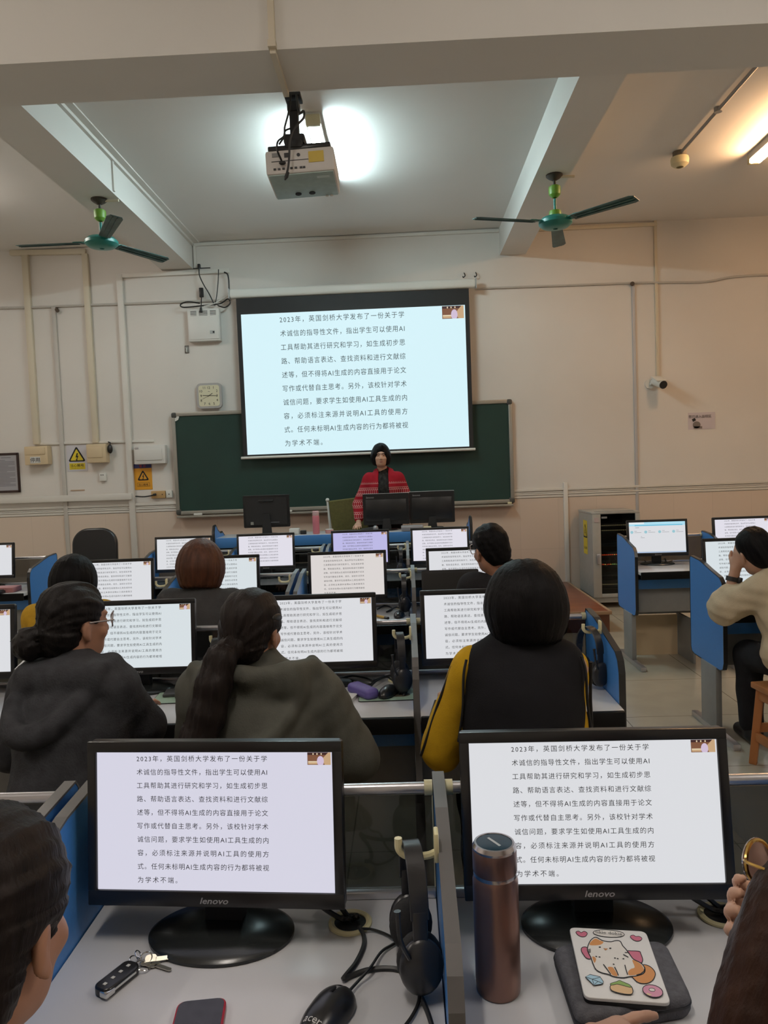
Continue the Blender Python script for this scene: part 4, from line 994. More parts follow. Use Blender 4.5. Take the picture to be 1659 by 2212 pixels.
# teacher's tall chair
m_olive = mat('olive_fabric', (0.12, 0.105, 0.03), 0.85, var=0.12, vscale=40, bump=0.3, bscale=220)
a, b_ = PY(722, 1072, 8.42), PY(782, 1062, 8.42)
t = thing('tall_chair', 'tall olive chair with a pale frame behind the podium beside the teacher', 'chair', ((a.x+b_.x)/2, 8.42, DTOP))
zt = a.z-DTOP; wb_ = 0.46
MB().prism([(-0.17, 0.52), (0.19, 0.52), (0.24, zt-0.01), (-0.22, zt-0.05)], 0.05, T(0, 0.03, 0) @ RX90).build('backrest', m_olive, t, bevel=0.012)
MB().box((0, -0.18, 0.47), (0.44, 0.42, 0.07), bev=0.02).build('seat', m_olive, t)
for x, xt in ((-0.2, -0.235), (0.21, 0.25)):
    MB().tube([(x, 0.02, 0.03), (x, 0.02, 0.5), (xt, 0.02, zt-(0.04 if x < 0 else 0.0))], 0.014).sph((xt, 0.02, zt-(0.04 if x < 0 else 0)), 0.022).build('frame_post', m_white, t)
    MB().tube([(x, -0.36, 0.02), (x, -0.36, 0.44)], 0.013).build('leg', m_white, t)
# black office chair by the wall
p = PY(212, 1140, 8.1)
t = thing('office_chair', 'black office chair with a rounded back standing by the front wall', 'office chair', (p.x, 8.0, 0), (0, 0, 0.1))
zt = p.z
MB().prism(rrect(0.47, 0.58, 0.17, n=8), 0.07, T(0, 0.02, zt-0.29) @ Matrix.Rotation(-0.12, 4, 'X') @ RX90).build('backrest', m_black, t, bevel=0.02)
MB().box((0, 0.28, 0.47), (0.5, 0.48, 0.09), bev=0.035, seg=3).build('seat', m_black, t)
MB().cyl((0, 0.28, 0.1), (0, 0.28, 0.43), 0.03).box((0, 0.03, 0.5), (0.07, 0.03, 0.2), bev=0.005).build('gas_column', m_blackm, t)
for k in range(5):
    a_ = 2*PI*k/5; lg = MB().tube([(0, 0.28, 0.11), (0.27*math.cos(a_), 0.28+0.27*math.sin(a_), 0.075)], [0.025, 0.016]).build('leg', m_blackm, t)
    MB().cyl((0.27*math.cos(a_)-0.02, 0.28+0.27*math.sin(a_), 0.028), (0.27*math.cos(a_)+0.02, 0.28+0.27*math.sin(a_), 0.028), 0.028).build('caster', m_black, lg)
# server rack
RY = 8.30
a, b_, c_ = PY(1278, 1112, RY), PY(1381, 1108, RY), PY(1278, 1296, RY)
rx0, rx1 = a.x, b_.x; rw = rx1-rx0; rz1 = (a.z+b_.z)/2; rd = 0.62
m_rack = mat('rack_grey', (0.40, 0.39, 0.36), 0.45, var=0.05, vscale=15); m_rackd = mat('rack_inside', (0.012, 0.013, 0.014), 0.5)
t = thing('server_rack', 'grey server rack with a dark glass door and glowing switch lights', 'server rack', ((rx0+rx1)/2, RY, 0))
z0 = 0.06
for sx in (-1, 1): MB().box((sx*(rw/2-0.006), rd/2, (z0+rz1)/2), (0.012, rd, rz1-z0)).build('side_wall', m_rack, t)
MB().box((0, rd/2, rz1+0.012), (rw+0.01, rd, 0.024), bev=0.004).build('roof', m_rack, t)
b = MB()
for k in range(24): b.box((-rw/2+0.05+k*(rw-0.1)/23, 0.06, rz1+0.026), (0.007, 0.05, 0.003))
b.build('roof_vents', mat('vent_grey', (0.2, 0.2, 0.19), 0.5), t)
MB().box((0, rd/2, z0+0.03), (rw, rd, 0.06), bev=0.003).build('plinth', m_rack, t)
MB().box((0, rd-0.02, (z0+rz1)/2), (rw-0.03, 0.01, rz1-z0)).build('back_wall', m_rackd, t)
for sx in (-1, 1):
    for sy in (0.06, rd-0.06): MB().cyl((sx*(rw/2-0.05), sy, 0), (sx*(rw/2-0.05), sy, 0.06), 0.022).build('caster', m_black, t)
dz0, dz1 = z0+0.06, rz1
d_ = MB().box((-rw/2+0.045, -0.01, (dz0+dz1)/2), (0.09, 0.025, dz1-dz0), bev=0.003).build('door_stile', m_rack, t)
MB().box((rw/2-0.025, -0.01, (dz0+dz1)/2), (0.05, 0.025, dz1-dz0), bev=0.003).build('door_stile', m_rack, t)
MB().box((0.02, -0.01, dz0+0.02), (rw-0.14, 0.025, 0.04), bev=0.003).build('door_rail', m_rack, t)
MB().box((0.02, -0.012, (dz0+dz1)/2+0.02), (rw-0.14, 0.005, dz1-dz0-0.04)).build('door_glass', glass('rack_glass', (0.55, 0.6, 0.6)), t)
MB().box((-rw/2+0.06, -0.035, (dz0+dz1)/2-0.03), (0.04, 0.03, 0.11), bev=0.006).build('door_handle', m_alu, t)
MB().box((-rw/2+0.045, -0.025, dz1-0.06), (0.05, 0.004, 0.05)).build('paper_label', mat('label_pinkish', (0.5, 0.42, 0.42), 0.5), t)
MB().box((-rw/2+0.13, -0.018, dz1-0.035), (0.06, 0.004, 0.02)).build('maker_plate', mat('plate_grey', (0.25, 0.26, 0.27), 0.4), t)
m_rd = emit('led_red', (1.0, 0.08, 0.02), 1.6); m_or = emit('led_orange', (1.0, 0.45, 0.08), 1.6); m_gr = emit('led_amber_green', (0.55, 0.8, 0.2), 1.0)
def unit(z, h, m, glows=None, seed=0, name='network_switch'):
    u = MB().box((0.02, 0.17, z), (rw-0.12, 0.28, h), bev=0.003).build(name, m, t)
    if glows:
        rr = random.Random(seed)
        cols = {c: MB() for c in glows}
        n = 18
        for k in range(n): cols[glows[int(rr.random()*len(glows))]].box((0.02-(rw-0.16)/2+k*(rw-0.16)/(n-1), 0.027, z+h/2-0.008), (0.010, 0.006, 0.008))
        for c, bb_ in cols.items():
            if len(bb_.bm.verts): bb_.build('lights_and_port_glints', c, u)
    return u
H_ = rz1-z0; m_sw = mat('switch_dark', (0.025, 0.027, 0.03), 0.4); m_sw2 = mat('switch_grey', (0.07, 0.075, 0.08), 0.4)
m_port = emit('port_glint', (0.30, 0.20, 0.09), 1.0)  # reflections on the ports, put in as faint emission
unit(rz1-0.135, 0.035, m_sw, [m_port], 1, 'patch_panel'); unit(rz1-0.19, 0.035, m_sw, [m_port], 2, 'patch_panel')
unit(rz1-0.34, 0.04, mat('switch_blue', (0.05, 0.07, 0.10), 0.4)); unit(rz1-0.46, 0.04, m_sw, [m_rd, m_rd, m_or], 3); unit(rz1-0.565, 0.04, m_sw, [m_rd, m_or, m_gr], 4)
for k in range(6): MB().tube(smooth_path([(-0.12+0.055*k, 0.03, rz1-0.48), (-0.115+0.055*k, 0.0, rz1-0.51), (-0.1+0.055*k, 0.025, rz1-0.55)]), 0.006, n=6).build('patch_cable', m_black, t)
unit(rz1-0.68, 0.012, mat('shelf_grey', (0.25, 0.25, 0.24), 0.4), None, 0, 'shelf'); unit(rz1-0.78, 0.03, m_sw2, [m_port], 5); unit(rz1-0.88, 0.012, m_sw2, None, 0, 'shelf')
p_ = -rw/2-0.001
wl = flat('warning_label', [(rect(-0.09, -0.20, 0.09, 0.18), m_yel, 0)], t, (p_-0.001, 0.3, rz1-0.26), (PI/2, 0, -PI/2))
flat('symbol', [(sc_(tri(0.11, 0.014), 1, 0, 0.04), m_ink, 0), (sc_(tri(0.08, 0.008), 1, 0, 0.04), m_yel, 0.0008), (sc_(BOLT, 0.10, 0, 0.035), m_ink, 0.0015)], wl, (0, 0, 0.001), (0, 0, 0))
lettering('sign_text', '当心触电', 0.036, m_ink, wl, (0, -0.13, 0.001), (0, 0, 0))
# ================================================================ PEOPLE
def skin(name, col): return mat(name, col, 0.5, var=0.06, vscale=14, bump=0.05, bscale=120)
SK = skin('skin_light', (0.52, 0.30, 0.205)); SKD = skin('skin_warm', (0.46, 0.235, 0.15))
def hairmat(name, col, spec=0.15):
    m = mat(name, col, 0.5, var=0.35, vscale=9, bump=0.55, bscale=28, spec=spec, stretch=(6, 6, 0.6), detail=6); return m
H_BLACK = hairmat('hair_black', (0.011, 0.009, 0.009)); H_DARK = hairmat('hair_dark', (0.013, 0.009, 0.008)); H_BROWN = hairmat('hair_brown', (0.075, 0.026, 0.012), 0.3); H_DBR = hairmat('hair_dark_brown', (0.030, 0.013, 0.008))
H_JET = hairmat('hair_jet', (0.005, 0.0045, 0.005), 0.10)
def cloth(name, col, var=0.12, scale=300, bump=0.35, rough=0.9): return mat(name, col, rough, var=var, vscale=25, bump=bump, bscale=scale, spec=0.2)
def grp(ops, c, rot, R=0.2):
    """sub-shape given in its own frame, placed at c with euler rot"""
    c = _v(c); M = np.array(Euler(rot).to_matrix(), np.float32)
    def f(P): return ev(ops, (P-c)@M)
    f.bb = (c-R, c+R); return f
def head_ops():
    o = U(ell((0, -0.012, 0.03), (0.074, 0.093, 0.086)))
    o += U(ell((0, 0.025, -0.035), (0.060, 0.066, 0.080)), 0.03) + U(ell((0, 0.048, -0.085), (0.038, 0.040, 0.030)), 0.03)
    o += U(cone((0, 0.086, 0.012), (0, 0.103, -0.028), 0.007, 0.0115), 0.012) + U([ell((s*0.009, 0.098, -0.032), (0.008, 0.008, 0.007)) for s in (-1, 1)], 0.006)
    o += U([ell((s*0.036, 0.066, -0.028), (0.022, 0.018, 0.018)) for s in (-1, 1)], 0.02) + U(ell((0, 0.080, 0.028), (0.046, 0.012, 0.010)), 0.012)
    o += S([ell((s*0.031, 0.094, 0.006), (0.016, 0.012, 0.009)) for s in (-1, 1)], 0.010)
    o += U([ell((s*0.031, 0.078, 0.004), (0.013, 0.010, 0.010)) for s in (-1, 1)], 0.004)
    o += U(ell((0, 0.092, -0.056), (0.020, 0.007, 0.0045)), 0.004) + U(ell((0, 0.091, -0.065), (0.017, 0.007, 0.005)), 0.004)
    o += S(cone((-0.019, 0.100, -0.0605), (0.019, 0.100, -0.0605), 0.0018, 0.0018), 0.003)
    for s in (-1, 1):
        o += U(ell((s*0.077, -0.006, -0.012), (0.009, 0.019, 0.031), (0, 0, s*0.35)), 0.008) + S(ell((s*0.086, 0.0, -0.010), (0.006, 0.010, 0.017), (0, 0, s*0.35)), 0.004) + U(ell((s*0.076, 0.004, -0.040), (0.007, 0.009, 0.010)), 0.006)
    return o
HEAD = head_ops()
def hand_ops(wr, fwd, nrm, side, curl=(0.35, 0.5, 0.4), spread=0.10, thumb=0.5, s=1.0, per=None):
    """wr wrist, fwd finger direction, nrm palm normal (fingers curl towards it), side +1 if thumb lies at cross(fwd, nrm)"""
    w_ = Vector(wr); f = Vector(fwd).normalized(); n = Vector(nrm); n = (n-f*n.dot(f)).normalized(); lat = f.cross(n)*side
    o = []
    pts = [w_+f*0.02*s, w_+f*0.05*s+lat*0.008*s, w_+f*0.078*s+lat*0.0*s]
    for l0, l1, r0, r1 in ((-0.012, -0.026, 0.017, 0.0125), (0.0, -0.008, 0.018, 0.0125), (0.008, 0.010, 0.018, 0.0125), (0.016, 0.027, 0.016, 0.012)):
        o += U(cone(w_+f*0.012*s+lat*l0*s*0.8, w_+f*0.084*s+lat*l1*s, r0*s, r1*s), 0.012 if o else 0)
    for i, (l, L_, r) in enumerate(((0.027, 0.070, 0.0092), (0.009, 0.078, 0.0094), (-0.009, 0.072, 0.009), (-0.026, 0.058, 0.0080))):
        cu = per[i] if per else curl
        p = w_+f*0.084*s+lat*l*s; a = 0.0; base = (f+lat*(l/0.027)*spread).normalized()
        for k, frac in enumerate((0.46, 0.30, 0.24)):
            a += cu[k]; d = base*math.cos(a)+n*math.sin(a); q = p+d*L_*frac*s
            o += U(cone(p, q, (r-0.0008*k)*s, (r-0.0008*(k+1))*s), 0.004); p = q
    b = w_+f*0.028*s+lat*0.024*s; d = (f*0.75+lat*0.75+n*thumb).normalized(); q = b+d*0.042*s; d2 = (f*0.95+lat*0.25+n*thumb).normalized()
    o += U(cone(b, q, 0.0145*s, 0.0105*s), 0.010) + U(cone(q, q+d2*0.030*s, 0.0105*s, 0.0085*s), 0.003)
    return o
def mirror(v): return (-v[0], v[1], v[2])
class P:
    """a figure described by its joints, in its own frame (faces +y, origin on the floor under the hips)"""
    def __init__(s, label, loc, yaw=0, sh=1.0, sw=0.185, ly=0.06, head=(0, 0.11, 1.18), hrot=(0, 0, 0), armL=None, armR=None, handL=None, handR=None, legs='sit', skinm=None, res=0.008, hip=0.55, girth=1.0, scale=1.0, face=None):
        s.t = thing('person', label, 'person', loc, (0, 0, math.radians(yaw)))
        s.sh, s.sw, s.ly, s.head, s.hrot = sh, sw, ly, head, tuple(math.radians(a) for a in hrot); s.hip = hip; s.girth = girth
        s.J = {-1: armL, 1: armR}; s.sk = skinm or SK; s.res = res; s.scale = scale
        s.SJ = {k: Vector((k*(sw-0.02), ly, sh-0.03)) for k in (-1, 1)}
        nb = Vector((0, ly+0.0, sh+0.03)); H = Vector(head)
        o = U(ell((0, 0, hip), (0.165*girth, 0.125, 0.12)))
        o += U(cone((0, 0.0, hip+0.05), (0, ly*0.8, sh-0.15), 0.125*girth, 0.125*girth), 0.05) + U(ell((0, ly*0.9, sh-0.14), (0.155*girth, 0.105, 0.15)), 0.05)
        o += U(cone(s.SJ[-1], s.SJ[1], 0.05, 0.05), 0.05) + U(cone(nb-Vector((0, 0, 0.05)), H+Vector((0, -0.022, -0.06)), 0.056, 0.050), 0.03)
        for k in (-1, 1):
            if s.J[k]: o += U(chain([s.SJ[k]]+[Vector(p) for p in s.J[k]], (0.046, 0.038, 0.026)), 0.02)
        for k, h in ((-1, handL), (1, handR)):
            if h: o += U(lambda P_: 0, 0)[:0] + [('u', 0.012, s.hand_prim(k, h))]
        if legs == 'sit':
            for k in (-1, 1): o += U(chain([(k*0.085, 0.03, hip-0.02), (k*0.10, 0.38, hip-0.07), (k*0.10, 0.36, 0.09)], (0.075, 0.055, 0.04)), 0.03)
        elif legs == 'tuck':
            for k in (-1, 1): o += U(chain([(k*0.08, 0.03, hip-0.02), (k*0.085, 0.19, hip-0.09), (k*0.085, -0.02, 0.09)], (0.075, 0.055, 0.04)), 0.03)
        elif legs == 'stand':
            for k in (-1, 1): o += U(chain([(k*0.085, 0, hip-0.02), (k*0.09, 0.01, 0.47), (k*0.09, 0, 0.08)], (0.085, 0.055, 0.04)), 0.03)
        s.legs = legs
        o += [('u', 0.02, grp(HEAD+(face or []), H, s.hrot))]
        s.body = sdf_obj('body', o, res, s.sk, s.t)
    def hand_prim(s, k, h):
        wr = Vector(s.J[k][-1]); ops = hand_ops(wr, **h)
        def f(P_): return ev(ops, P_)
        c = _v(wr); f.bb = (c-0.2, c+0.2); return f
    def top(s, name, m, pad=0.018, amp=0.006, fx=26, seed=1, hem=None, sleeve=(0.062, 0.052, 0.040), cuff=None, torso=True, arms=(-1, 1), extra=None, sub=None, neck=0.062, res=None, k=0.05, shw=1.0, gx=1.0):
        o = []
        ly, sh, hip = s.ly, s.sh, s.hip; z0 = hip-0.06 if hem is None else hem; g = s.girth
        if torso:
            o += U(cone((0, 0.0, z0+0.10), (0, ly*0.8, sh-0.15), 0.135*g+pad, 0.130*g+pad)) + U(ell((0, ly*0.9, sh-0.14), ((0.162*g+pad)*gx, 0.112+pad, 0.16+pad)), 0.05)
            o += U(ell((0, 0, z0+0.10), (0.17*g+pad, 0.135+pad, 0.12)), 0.05)
            o += U(cone(Vector((s.SJ[-1].x*shw, *s.SJ[-1][1:])), Vector((s.SJ[1].x*shw, *s.SJ[1][1:])), 0.052+pad*0.6, 0.052+pad*0.6), k) + U(cone((0, ly-0.005, sh-0.03), (0, ly, sh+0.045), neck+0.03, neck), 0.04)
        for a in arms:
            if s.J[a]:
                pts = [s.SJ[a]]+[Vector(p) for p in s.J[a]]
                e, w_ = pts[1], pts[2]; c = 0.93 if cuff is None else cuff
                w2 = e+(w_-e)*c
                o += U(chain([pts[0], e, w2], sleeve), 0.03 if o else 0)
        if extra: o += extra
        if torso: o += S(half((0, 0, z0+0.02), (0, 0, 1)), 0.01)
        if sub: o += sub
        return sdf_obj(name, o, res or s.res, m, s.t, disp=folds(amp, fx, seed))
    def trousers(s, m, name='trousers', hem=0.12):
        o = []; hip = s.hip
        if s.legs == 'sit':
            o += U(ell((0, -0.01, hip-0.0), (0.185, 0.145, 0.115)))
            for k in (-1, 1): o += U(chain([(k*0.085, 0.03, hip-0.015), (k*0.105, 0.39, hip-0.065), (k*0.105, 0.37, hem)], (0.092, 0.076, 0.066)), 0.03)
        elif s.legs == 'tuck':
            o += U(ell((0, -0.01, hip-0.0), (0.17, 0.145, 0.115)))
            for k in (-1, 1): o += U(chain([(k*0.08, 0.03, hip-0.015), (k*0.085, 0.19, hip-0.085), (k*0.085, -0.02, hem)], (0.09, 0.07, 0.06)), 0.03)
        else:
            o += U(ell((0, 0, hip), (0.175, 0.125, 0.13)))
            for k in (-1, 1): o += U(chain([(k*0.085, 0, hip-0.03), (k*0.095, 0.01, 0.5), (k*0.095, 0, hem)], (0.10, 0.075, 0.068)), 0.03)
        return sdf_obj(name, o, 0.012, m, s.t, disp=folds(0.005, 22, 5))
    def shoes(s, m):
        for k in (-1, 1):
            y = {'sit': 0.38, 'tuck': -0.04}.get(s.legs, 0.02); x = k*(0.05 if s.legs == 'tuck' else 0.10)
            o = U(cone((x, y-0.03, 0.055), (x, y+0.14, 0.038), 0.046, 0.036)) + U(cone((x, y-0.02, 0.06), (x, y-0.02, 0.10), 0.045, 0.05), 0.02) + S(half((0, 0, 0.002), (0, 0, 1)), 0.004)
            sdf_obj('shoe', o, 0.01, m, s.t)
    def hair(s, ops, m, disp=None, res=0.006, name='hair'):
        o = sdf_obj(name, ops, res, m, None, disp=disp, smooth=1)
        o.parent = s.t; o.location = s.head; o.rotation_euler = s.hrot
        return o
def strands(amp, n, axis='z', c=(0, 0), wob=2.0, seed=0):
    rs = np.random.RandomState(seed); ph = rs.uniform(0, 6, 4)
    def g(P_):
        if axis == 'z': th = np.arctan2(P_[:, 0]-c[0], P_[:, 1]-c[1]); t = P_[:, 2]
        elif axis == 'y': th = np.arctan2(P_[:, 0]-c[0], P_[:, 2]-c[1]); t = P_[:, 1]
        th = th+0.02*np.sin(t*22+ph[0])*wob*0.5+0.004*np.sin(t*60+ph[1])
        return amp*(0.5*np.sin(th*n+ph[2])+0.35*np.sin(th*n*2.3+ph[3]+t*8)+0.35*np.sin(th*n*0.47+ph[1]))
    return g
FACE_CUT = lambda y=0.052, z=0.045: S([ell((0, y+0.065, z-0.085), (0.066, 0.070, 0.115))], 0.02)
def stool(label, x, y, h=0.455, rot=0.0):
    m = mat('stool_wood', (0.42, 0.165, 0.055), 0.4, var=0.18, vscale=5, stretch=(1, 1, 0.2))
    t = thing('wooden_stool', label, 'stool', (x, y, 0), (0, 0, rot), group='wooden stools')
    MB().box((0, 0, h-0.016), (0.34, 0.25, 0.032), bev=0.006).build('seat', m, t)
    for sx in (-1, 1):
        for sy in (-1, 1):
            b = MB(); a = Vector((sx*0.165, sy*0.115, 0)); c = Vector((sx*0.135, sy*0.09, h-0.03)); d = (c-a)
            b.box((a+c)/2, (0.038, 0.038, d.length), rot=d.to_track_quat('Z', 'Y').to_matrix().to_4x4(), bev=0.004); b.build('leg', m, t)
        MB().box((sx*0.155, 0, 0.15), (0.022, 0.2, 0.045), bev=0.003).build('stretcher', m, t)
        MB().box((sx*0.142, 0, h-0.06), (0.022, 0.17, 0.05), bev=0.003).build('apron', m, t)
    for sy in (-1, 1):
        MB().box((0, sy*0.108, 0.19), (0.29, 0.022, 0.045), bev=0.003).build('stretcher', m, t)
        MB().box((0, sy*0.094, h-0.06), (0.26, 0.022, 0.05), bev=0.003).build('apron', m, t)
    return t
m_trk = cloth('trousers_black', (0.012, 0.012, 0.014)); m_trn = cloth('trousers_navy', (0.02, 0.022, 0.035)); m_shoe = mat('shoe_black', (0.015, 0.015, 0.015), 0.5); m_show = mat('shoe_white', (0.5, 0.5, 0.5), 0.5)
FLATH = dict(fwd=(0, 1, 0.0), nrm=(0, -0.1, -1), curl=(0.2, 0.3, 0.2))
def hood(s, y=-0.13, drop=0.30, w_=0.19, r=0.036, zt=0.03, skew=0.0, k_=0.014):
    """hood lying on the back: a thick fold from both sides of the neck down to the middle of the back"""
    sh, ly = s.sh, s.ly
    pts = []
    for k in range(13):
        a = PI*k/12; x = -w_*math.cos(a)*(1-0.18*math.sin(a)); zz = sh+zt-drop*math.sin(a)**0.8
        u_ = math.sin(a)**0.6; yy = (ly+0.02)*(1-u_)+y*u_
        pts.append((x-skew*math.sin(a), yy, zz))
    rs = [r*(0.75+0.35*math.sin(PI*k/12)) for k in range(13)]
    return U(chain(pts, rs), k_)
# ---------------------------------------------------------------- second row, left: grey hoodie, low bun
p1 = P('person in a dark grey hoodie with a low bun, left in the second row', (-1.05, 2.17, 0), yaw=-8, sh=1.00, sw=0.158, ly=0.10, head=(0.0, 0.13, 1.165), hrot=(-4, 4, -30),
       armL=[(-0.235, 0.12, 0.76), (-0.12, 0.34, 0.82)], armR=[(0.175, 0.19, 0.82), (0.05, 0.34, 0.825)], handL=dict(FLATH, side=1), handR=dict(FLATH, side=-1), skinm=SKD, girth=1.0)
m_hoodg = cloth('hoodie_grey', (0.040, 0.041, 0.046), var=0.25, scale=160, bump=0.5)
p1.top('hoodie', m_hoodg, pad=0.025, amp=0.0028, fx=48, seed=4, sleeve=(0.068, 0.064, 0.045), extra=hood(p1, y=-0.10, drop=0.165, w_=0.125, r=0.028, zt=0.045, skew=0.035) + U(cone((-0.11, p1.ly, p1.sh+0.02), (0.11, p1.ly, p1.sh+0.02), 0.05, 0.05), 0.04) + U(cone((-0.10, 0.03, p1.sh+0.02), (0.10, 0.03, p1.sh+0.02), 0.045, 0.045), 0.03), neck=0.066)
p1.trousers(m_trk); p1.shoes(m_shoe)
hp = U(ell((0, -0.018, 0.036), (0.086, 0.103, 0.095))) + U(ell((0, -0.055, -0.03), (0.072, 0.062, 0.075)), 0.03) + S(ell((0, 0.095, -0.055), (0.085, 0.085, 0.13)), 0.015) + S([ell((s_*0.082, 0.005, -0.02), (0.022, 0.028, 0.04)) for s_ in (-1, 1)], 0.01)
hp += U(ell((-0.035, -0.135, -0.055), (0.048, 0.040, 0.044)), 0.025) + U(ell((-0.05, -0.12, -0.085), (0.03, 0.026, 0.025)), 0.02)
p1.hair(hp, H_BLACK, disp=lambda q: strands(0.0035, 26, 'y', (0, -0.02), seed=2)(q)+folds(0.004, 60, 9)(q))
# glasses temple
MB().tube([(0.078, 0.0, 0.012), (0.074, 0.085, 0.012)], 0.0025, n=6).tube(smooth_path([(0.055, 0.092, 0.03), (0.03, 0.108, 0.03), (0.012, 0.112, 0.01), (0.03, 0.108, -0.015), (0.058, 0.09, -0.008), (0.055, 0.092, 0.03)], 4), 0.0022, n=6).build('glasses', m_alu, p1.t).matrix_local = T(*p1.head) @ Euler(p1.hrot).to_matrix().to_4x4()
# ---------------------------------------------------------------- second row, middle: ponytail, olive hooded jacket
p2 = P('person with a long dark ponytail in an olive hooded jacket seated in the second row', (-0.465, 2.12, 0), yaw=-3, sh=0.985, sw=0.185, ly=0.11, head=(-0.01, 0.115, 1.135), hrot=(-8, 3, -16),
       armL=[(-0.215, 0.18, 0.75), (-0.10, 0.36, 0.825)], armR=[(0.275, 0.14, 0.74), (0.16, 0.36, 0.82)], handL=dict(FLATH, side=1), handR=dict(FLATH, side=-1), skinm=SKD, girth=1.12)
m_olj = cloth('jacket_olive', (0.088, 0.088, 0.074), var=0.10, scale=220, bump=0.2, rough=0.75)
p2.top('jacket', m_olj, pad=0.035, amp=0.006, fx=34, seed=11, sleeve=(0.080, 0.076, 0.05), k=0.06,
       extra=hood(p2, y=-0.12, drop=0.21, w_=0.16, r=0.024, zt=0.05, skew=0.03) + U(chain([(-0.17, 0.07, p2.sh+0.045), (-0.11, 0.0, p2.sh+0.052), (0, -0.03, p2.sh+0.05), (0.11, 0.0, p2.sh+0.052), (0.17, 0.07, p2.sh+0.045)], (0.03,)*5), 0.025) + U(cone((-0.12, 0.01, p2.sh+0.01), (0.12, 0.01, p2.sh+0.01), 0.045, 0.045), 0.03), neck=0.075)
p2.trousers(m_trk); p2.shoes(m_shoe)
hp = U(ell((0, -0.018, 0.036), (0.087, 0.105, 0.094))) + U(ell((0, -0.06, -0.03), (0.070, 0.060, 0.070)), 0.03) + S(ell((0, 0.098, -0.055), (0.088, 0.085, 0.13)), 0.015) + S([ell((s_*0.084, 0.005, -0.03), (0.022, 0.030, 0.045)) for s_ in (-1, 1)], 0.01)
p2.hair(hp, H_DARK, disp=strands(0.0038, 24, 'y', (0, -0.06), seed=5))
pt = [(0.0, -0.115, -0.035), (-0.005, -0.16, -0.07), (-0.012, -0.175, -0.14), (-0.022, -0.185, -0.22), (-0.035, -0.20, -0.29), (-0.045, -0.205, -0.34), (-0.05, -0.20, -0.375)]
p2.hair(U(chain(pt, (0.028, 0.040, 0.048, 0.050, 0.048, 0.036, 0.014)), 0.02) + U(ell((-0.005, -0.10, -0.04), (0.045, 0.03, 0.035)), 0.02), H_DARK, disp=lambda q: 0.0028*np.sin(q[:, 0]*420+3*np.sin(q[:, 2]*9)+q[:, 1]*150)+0.0022*np.sin(q[:, 0]*190-q[:, 2]*12+2), name='ponytail')
o = MB().lathe([(0.030, -0.008), (0.036, 0.0), (0.030, 0.008)], n=20, ring=True).build('hair_tie', m_blackm, p2.t); o.matrix_local = T(*p2.head) @ Euler(p2.hrot).to_matrix().to_4x4() @ T(-0.002, -0.14, -0.052) @ Matrix.Rotation(-0.9, 4, 'X')
o = MB().sph((0.083, -0.01, 0.045), (0.006, 0.03, 0.014)).build('hair_clip', m_black, p2.t); o.matrix_local = T(*p2.head) @ Euler(p2.hrot).to_matrix().to_4x4()
# ---------------------------------------------------------------- second row, right: black bob, black vest, yellow sleeves
p3 = P('person with black bobbed hair in a black vest over yellow sleeves, second row', (0.325, 2.14, 0), yaw=0, sh=1.03, sw=0.165, ly=0.09, head=(0.020, 0.115, 1.19), hrot=(-4, 0, 3),
       armL=[(-0.245, 0.14, 0.735), (-0.205, 0.365, 0.822)], armR=[(0.155, 0.16, 0.78), (0.12, 0.38, 0.83)], handL=dict(fwd=(0.05, 1, 0.0), nrm=(0.25, -0.1, -1), side=1, curl=(0.75, 0.95, 0.6), thumb=0.7), handR=dict(FLATH, side=-1), res=0.006)
m_vest = cloth('vest_black', (0.009, 0.009, 0.011), var=0.1, scale=250, bump=0.15); m_yels = cloth('sleeve_yellow', (0.56, 0.33, 0.015), var=0.08, scale=260, bump=0.25)
p3.top('vest', m_vest, pad=0.028, amp=0.005, fx=18, seed=21, arms=(), neck=0.07, res=0.007, shw=0.82, gx=0.95, extra=U(cone((-0.10, p3.ly, p3.sh-0.01), (-0.02, p3.ly, p3.sh+0.045), 0.055, 0.062), 0.03) + U(cone((0.10, p3.ly, p3.sh-0.01), (0.02, p3.ly, p3.sh+0.045), 0.055, 0.062), 0.03) + U(cone((0, p3.ly, p3.sh+0.02), (0, p3.ly+0.01, p3.sh+0.085), 0.078, 0.074), 0.015))
for a, sd in ((-1, 31), (1, 33)):
    rs_ = (0.066, 0.062, 0.042) if a < 0 else (0.050, 0.052, 0.042)
    sl = p3.top('sleeve', m_yels, torso=False, arms=(a,), sleeve=rs_, amp=0.005, fx=34, seed=sd, cuff=0.95, res=0.007)
    q = [p3.SJ[a]+Vector((a*0.02, -0.062, 0.045)), p3.SJ[a]+Vector((a*0.03, -0.068, 0.0)), p3.SJ[a]+Vector((a*0.035, -0.062, -0.10)), p3.SJ[a]+Vector((a*0.05, -0.05, -0.2))]
    MB().tube(smooth_path(q, 6), 0.004, n=6).build('piping', m_blackm, sl)
    e = Vector(p3.J[a][0]); sj = p3.SJ[a]; wv = Vector(p3.J[a][1]); ax = Vector((a, -0.25, 0.25)).normalized()
    MB().tube(smooth_path([sj+ax*0.062, sj*0.5+e*0.5+ax*0.061, e+Vector((a, -0.2, -0.1)).normalized()*0.060, e*0.5+wv*0.5+Vector((a, 0, 0))*0.052, wv+Vector((a, 0, 0))*0.042], 6), 0.005, n=6).build('piping', m_blackm, sl)
p3.trousers(m_trk); p3.shoes(m_shoe)
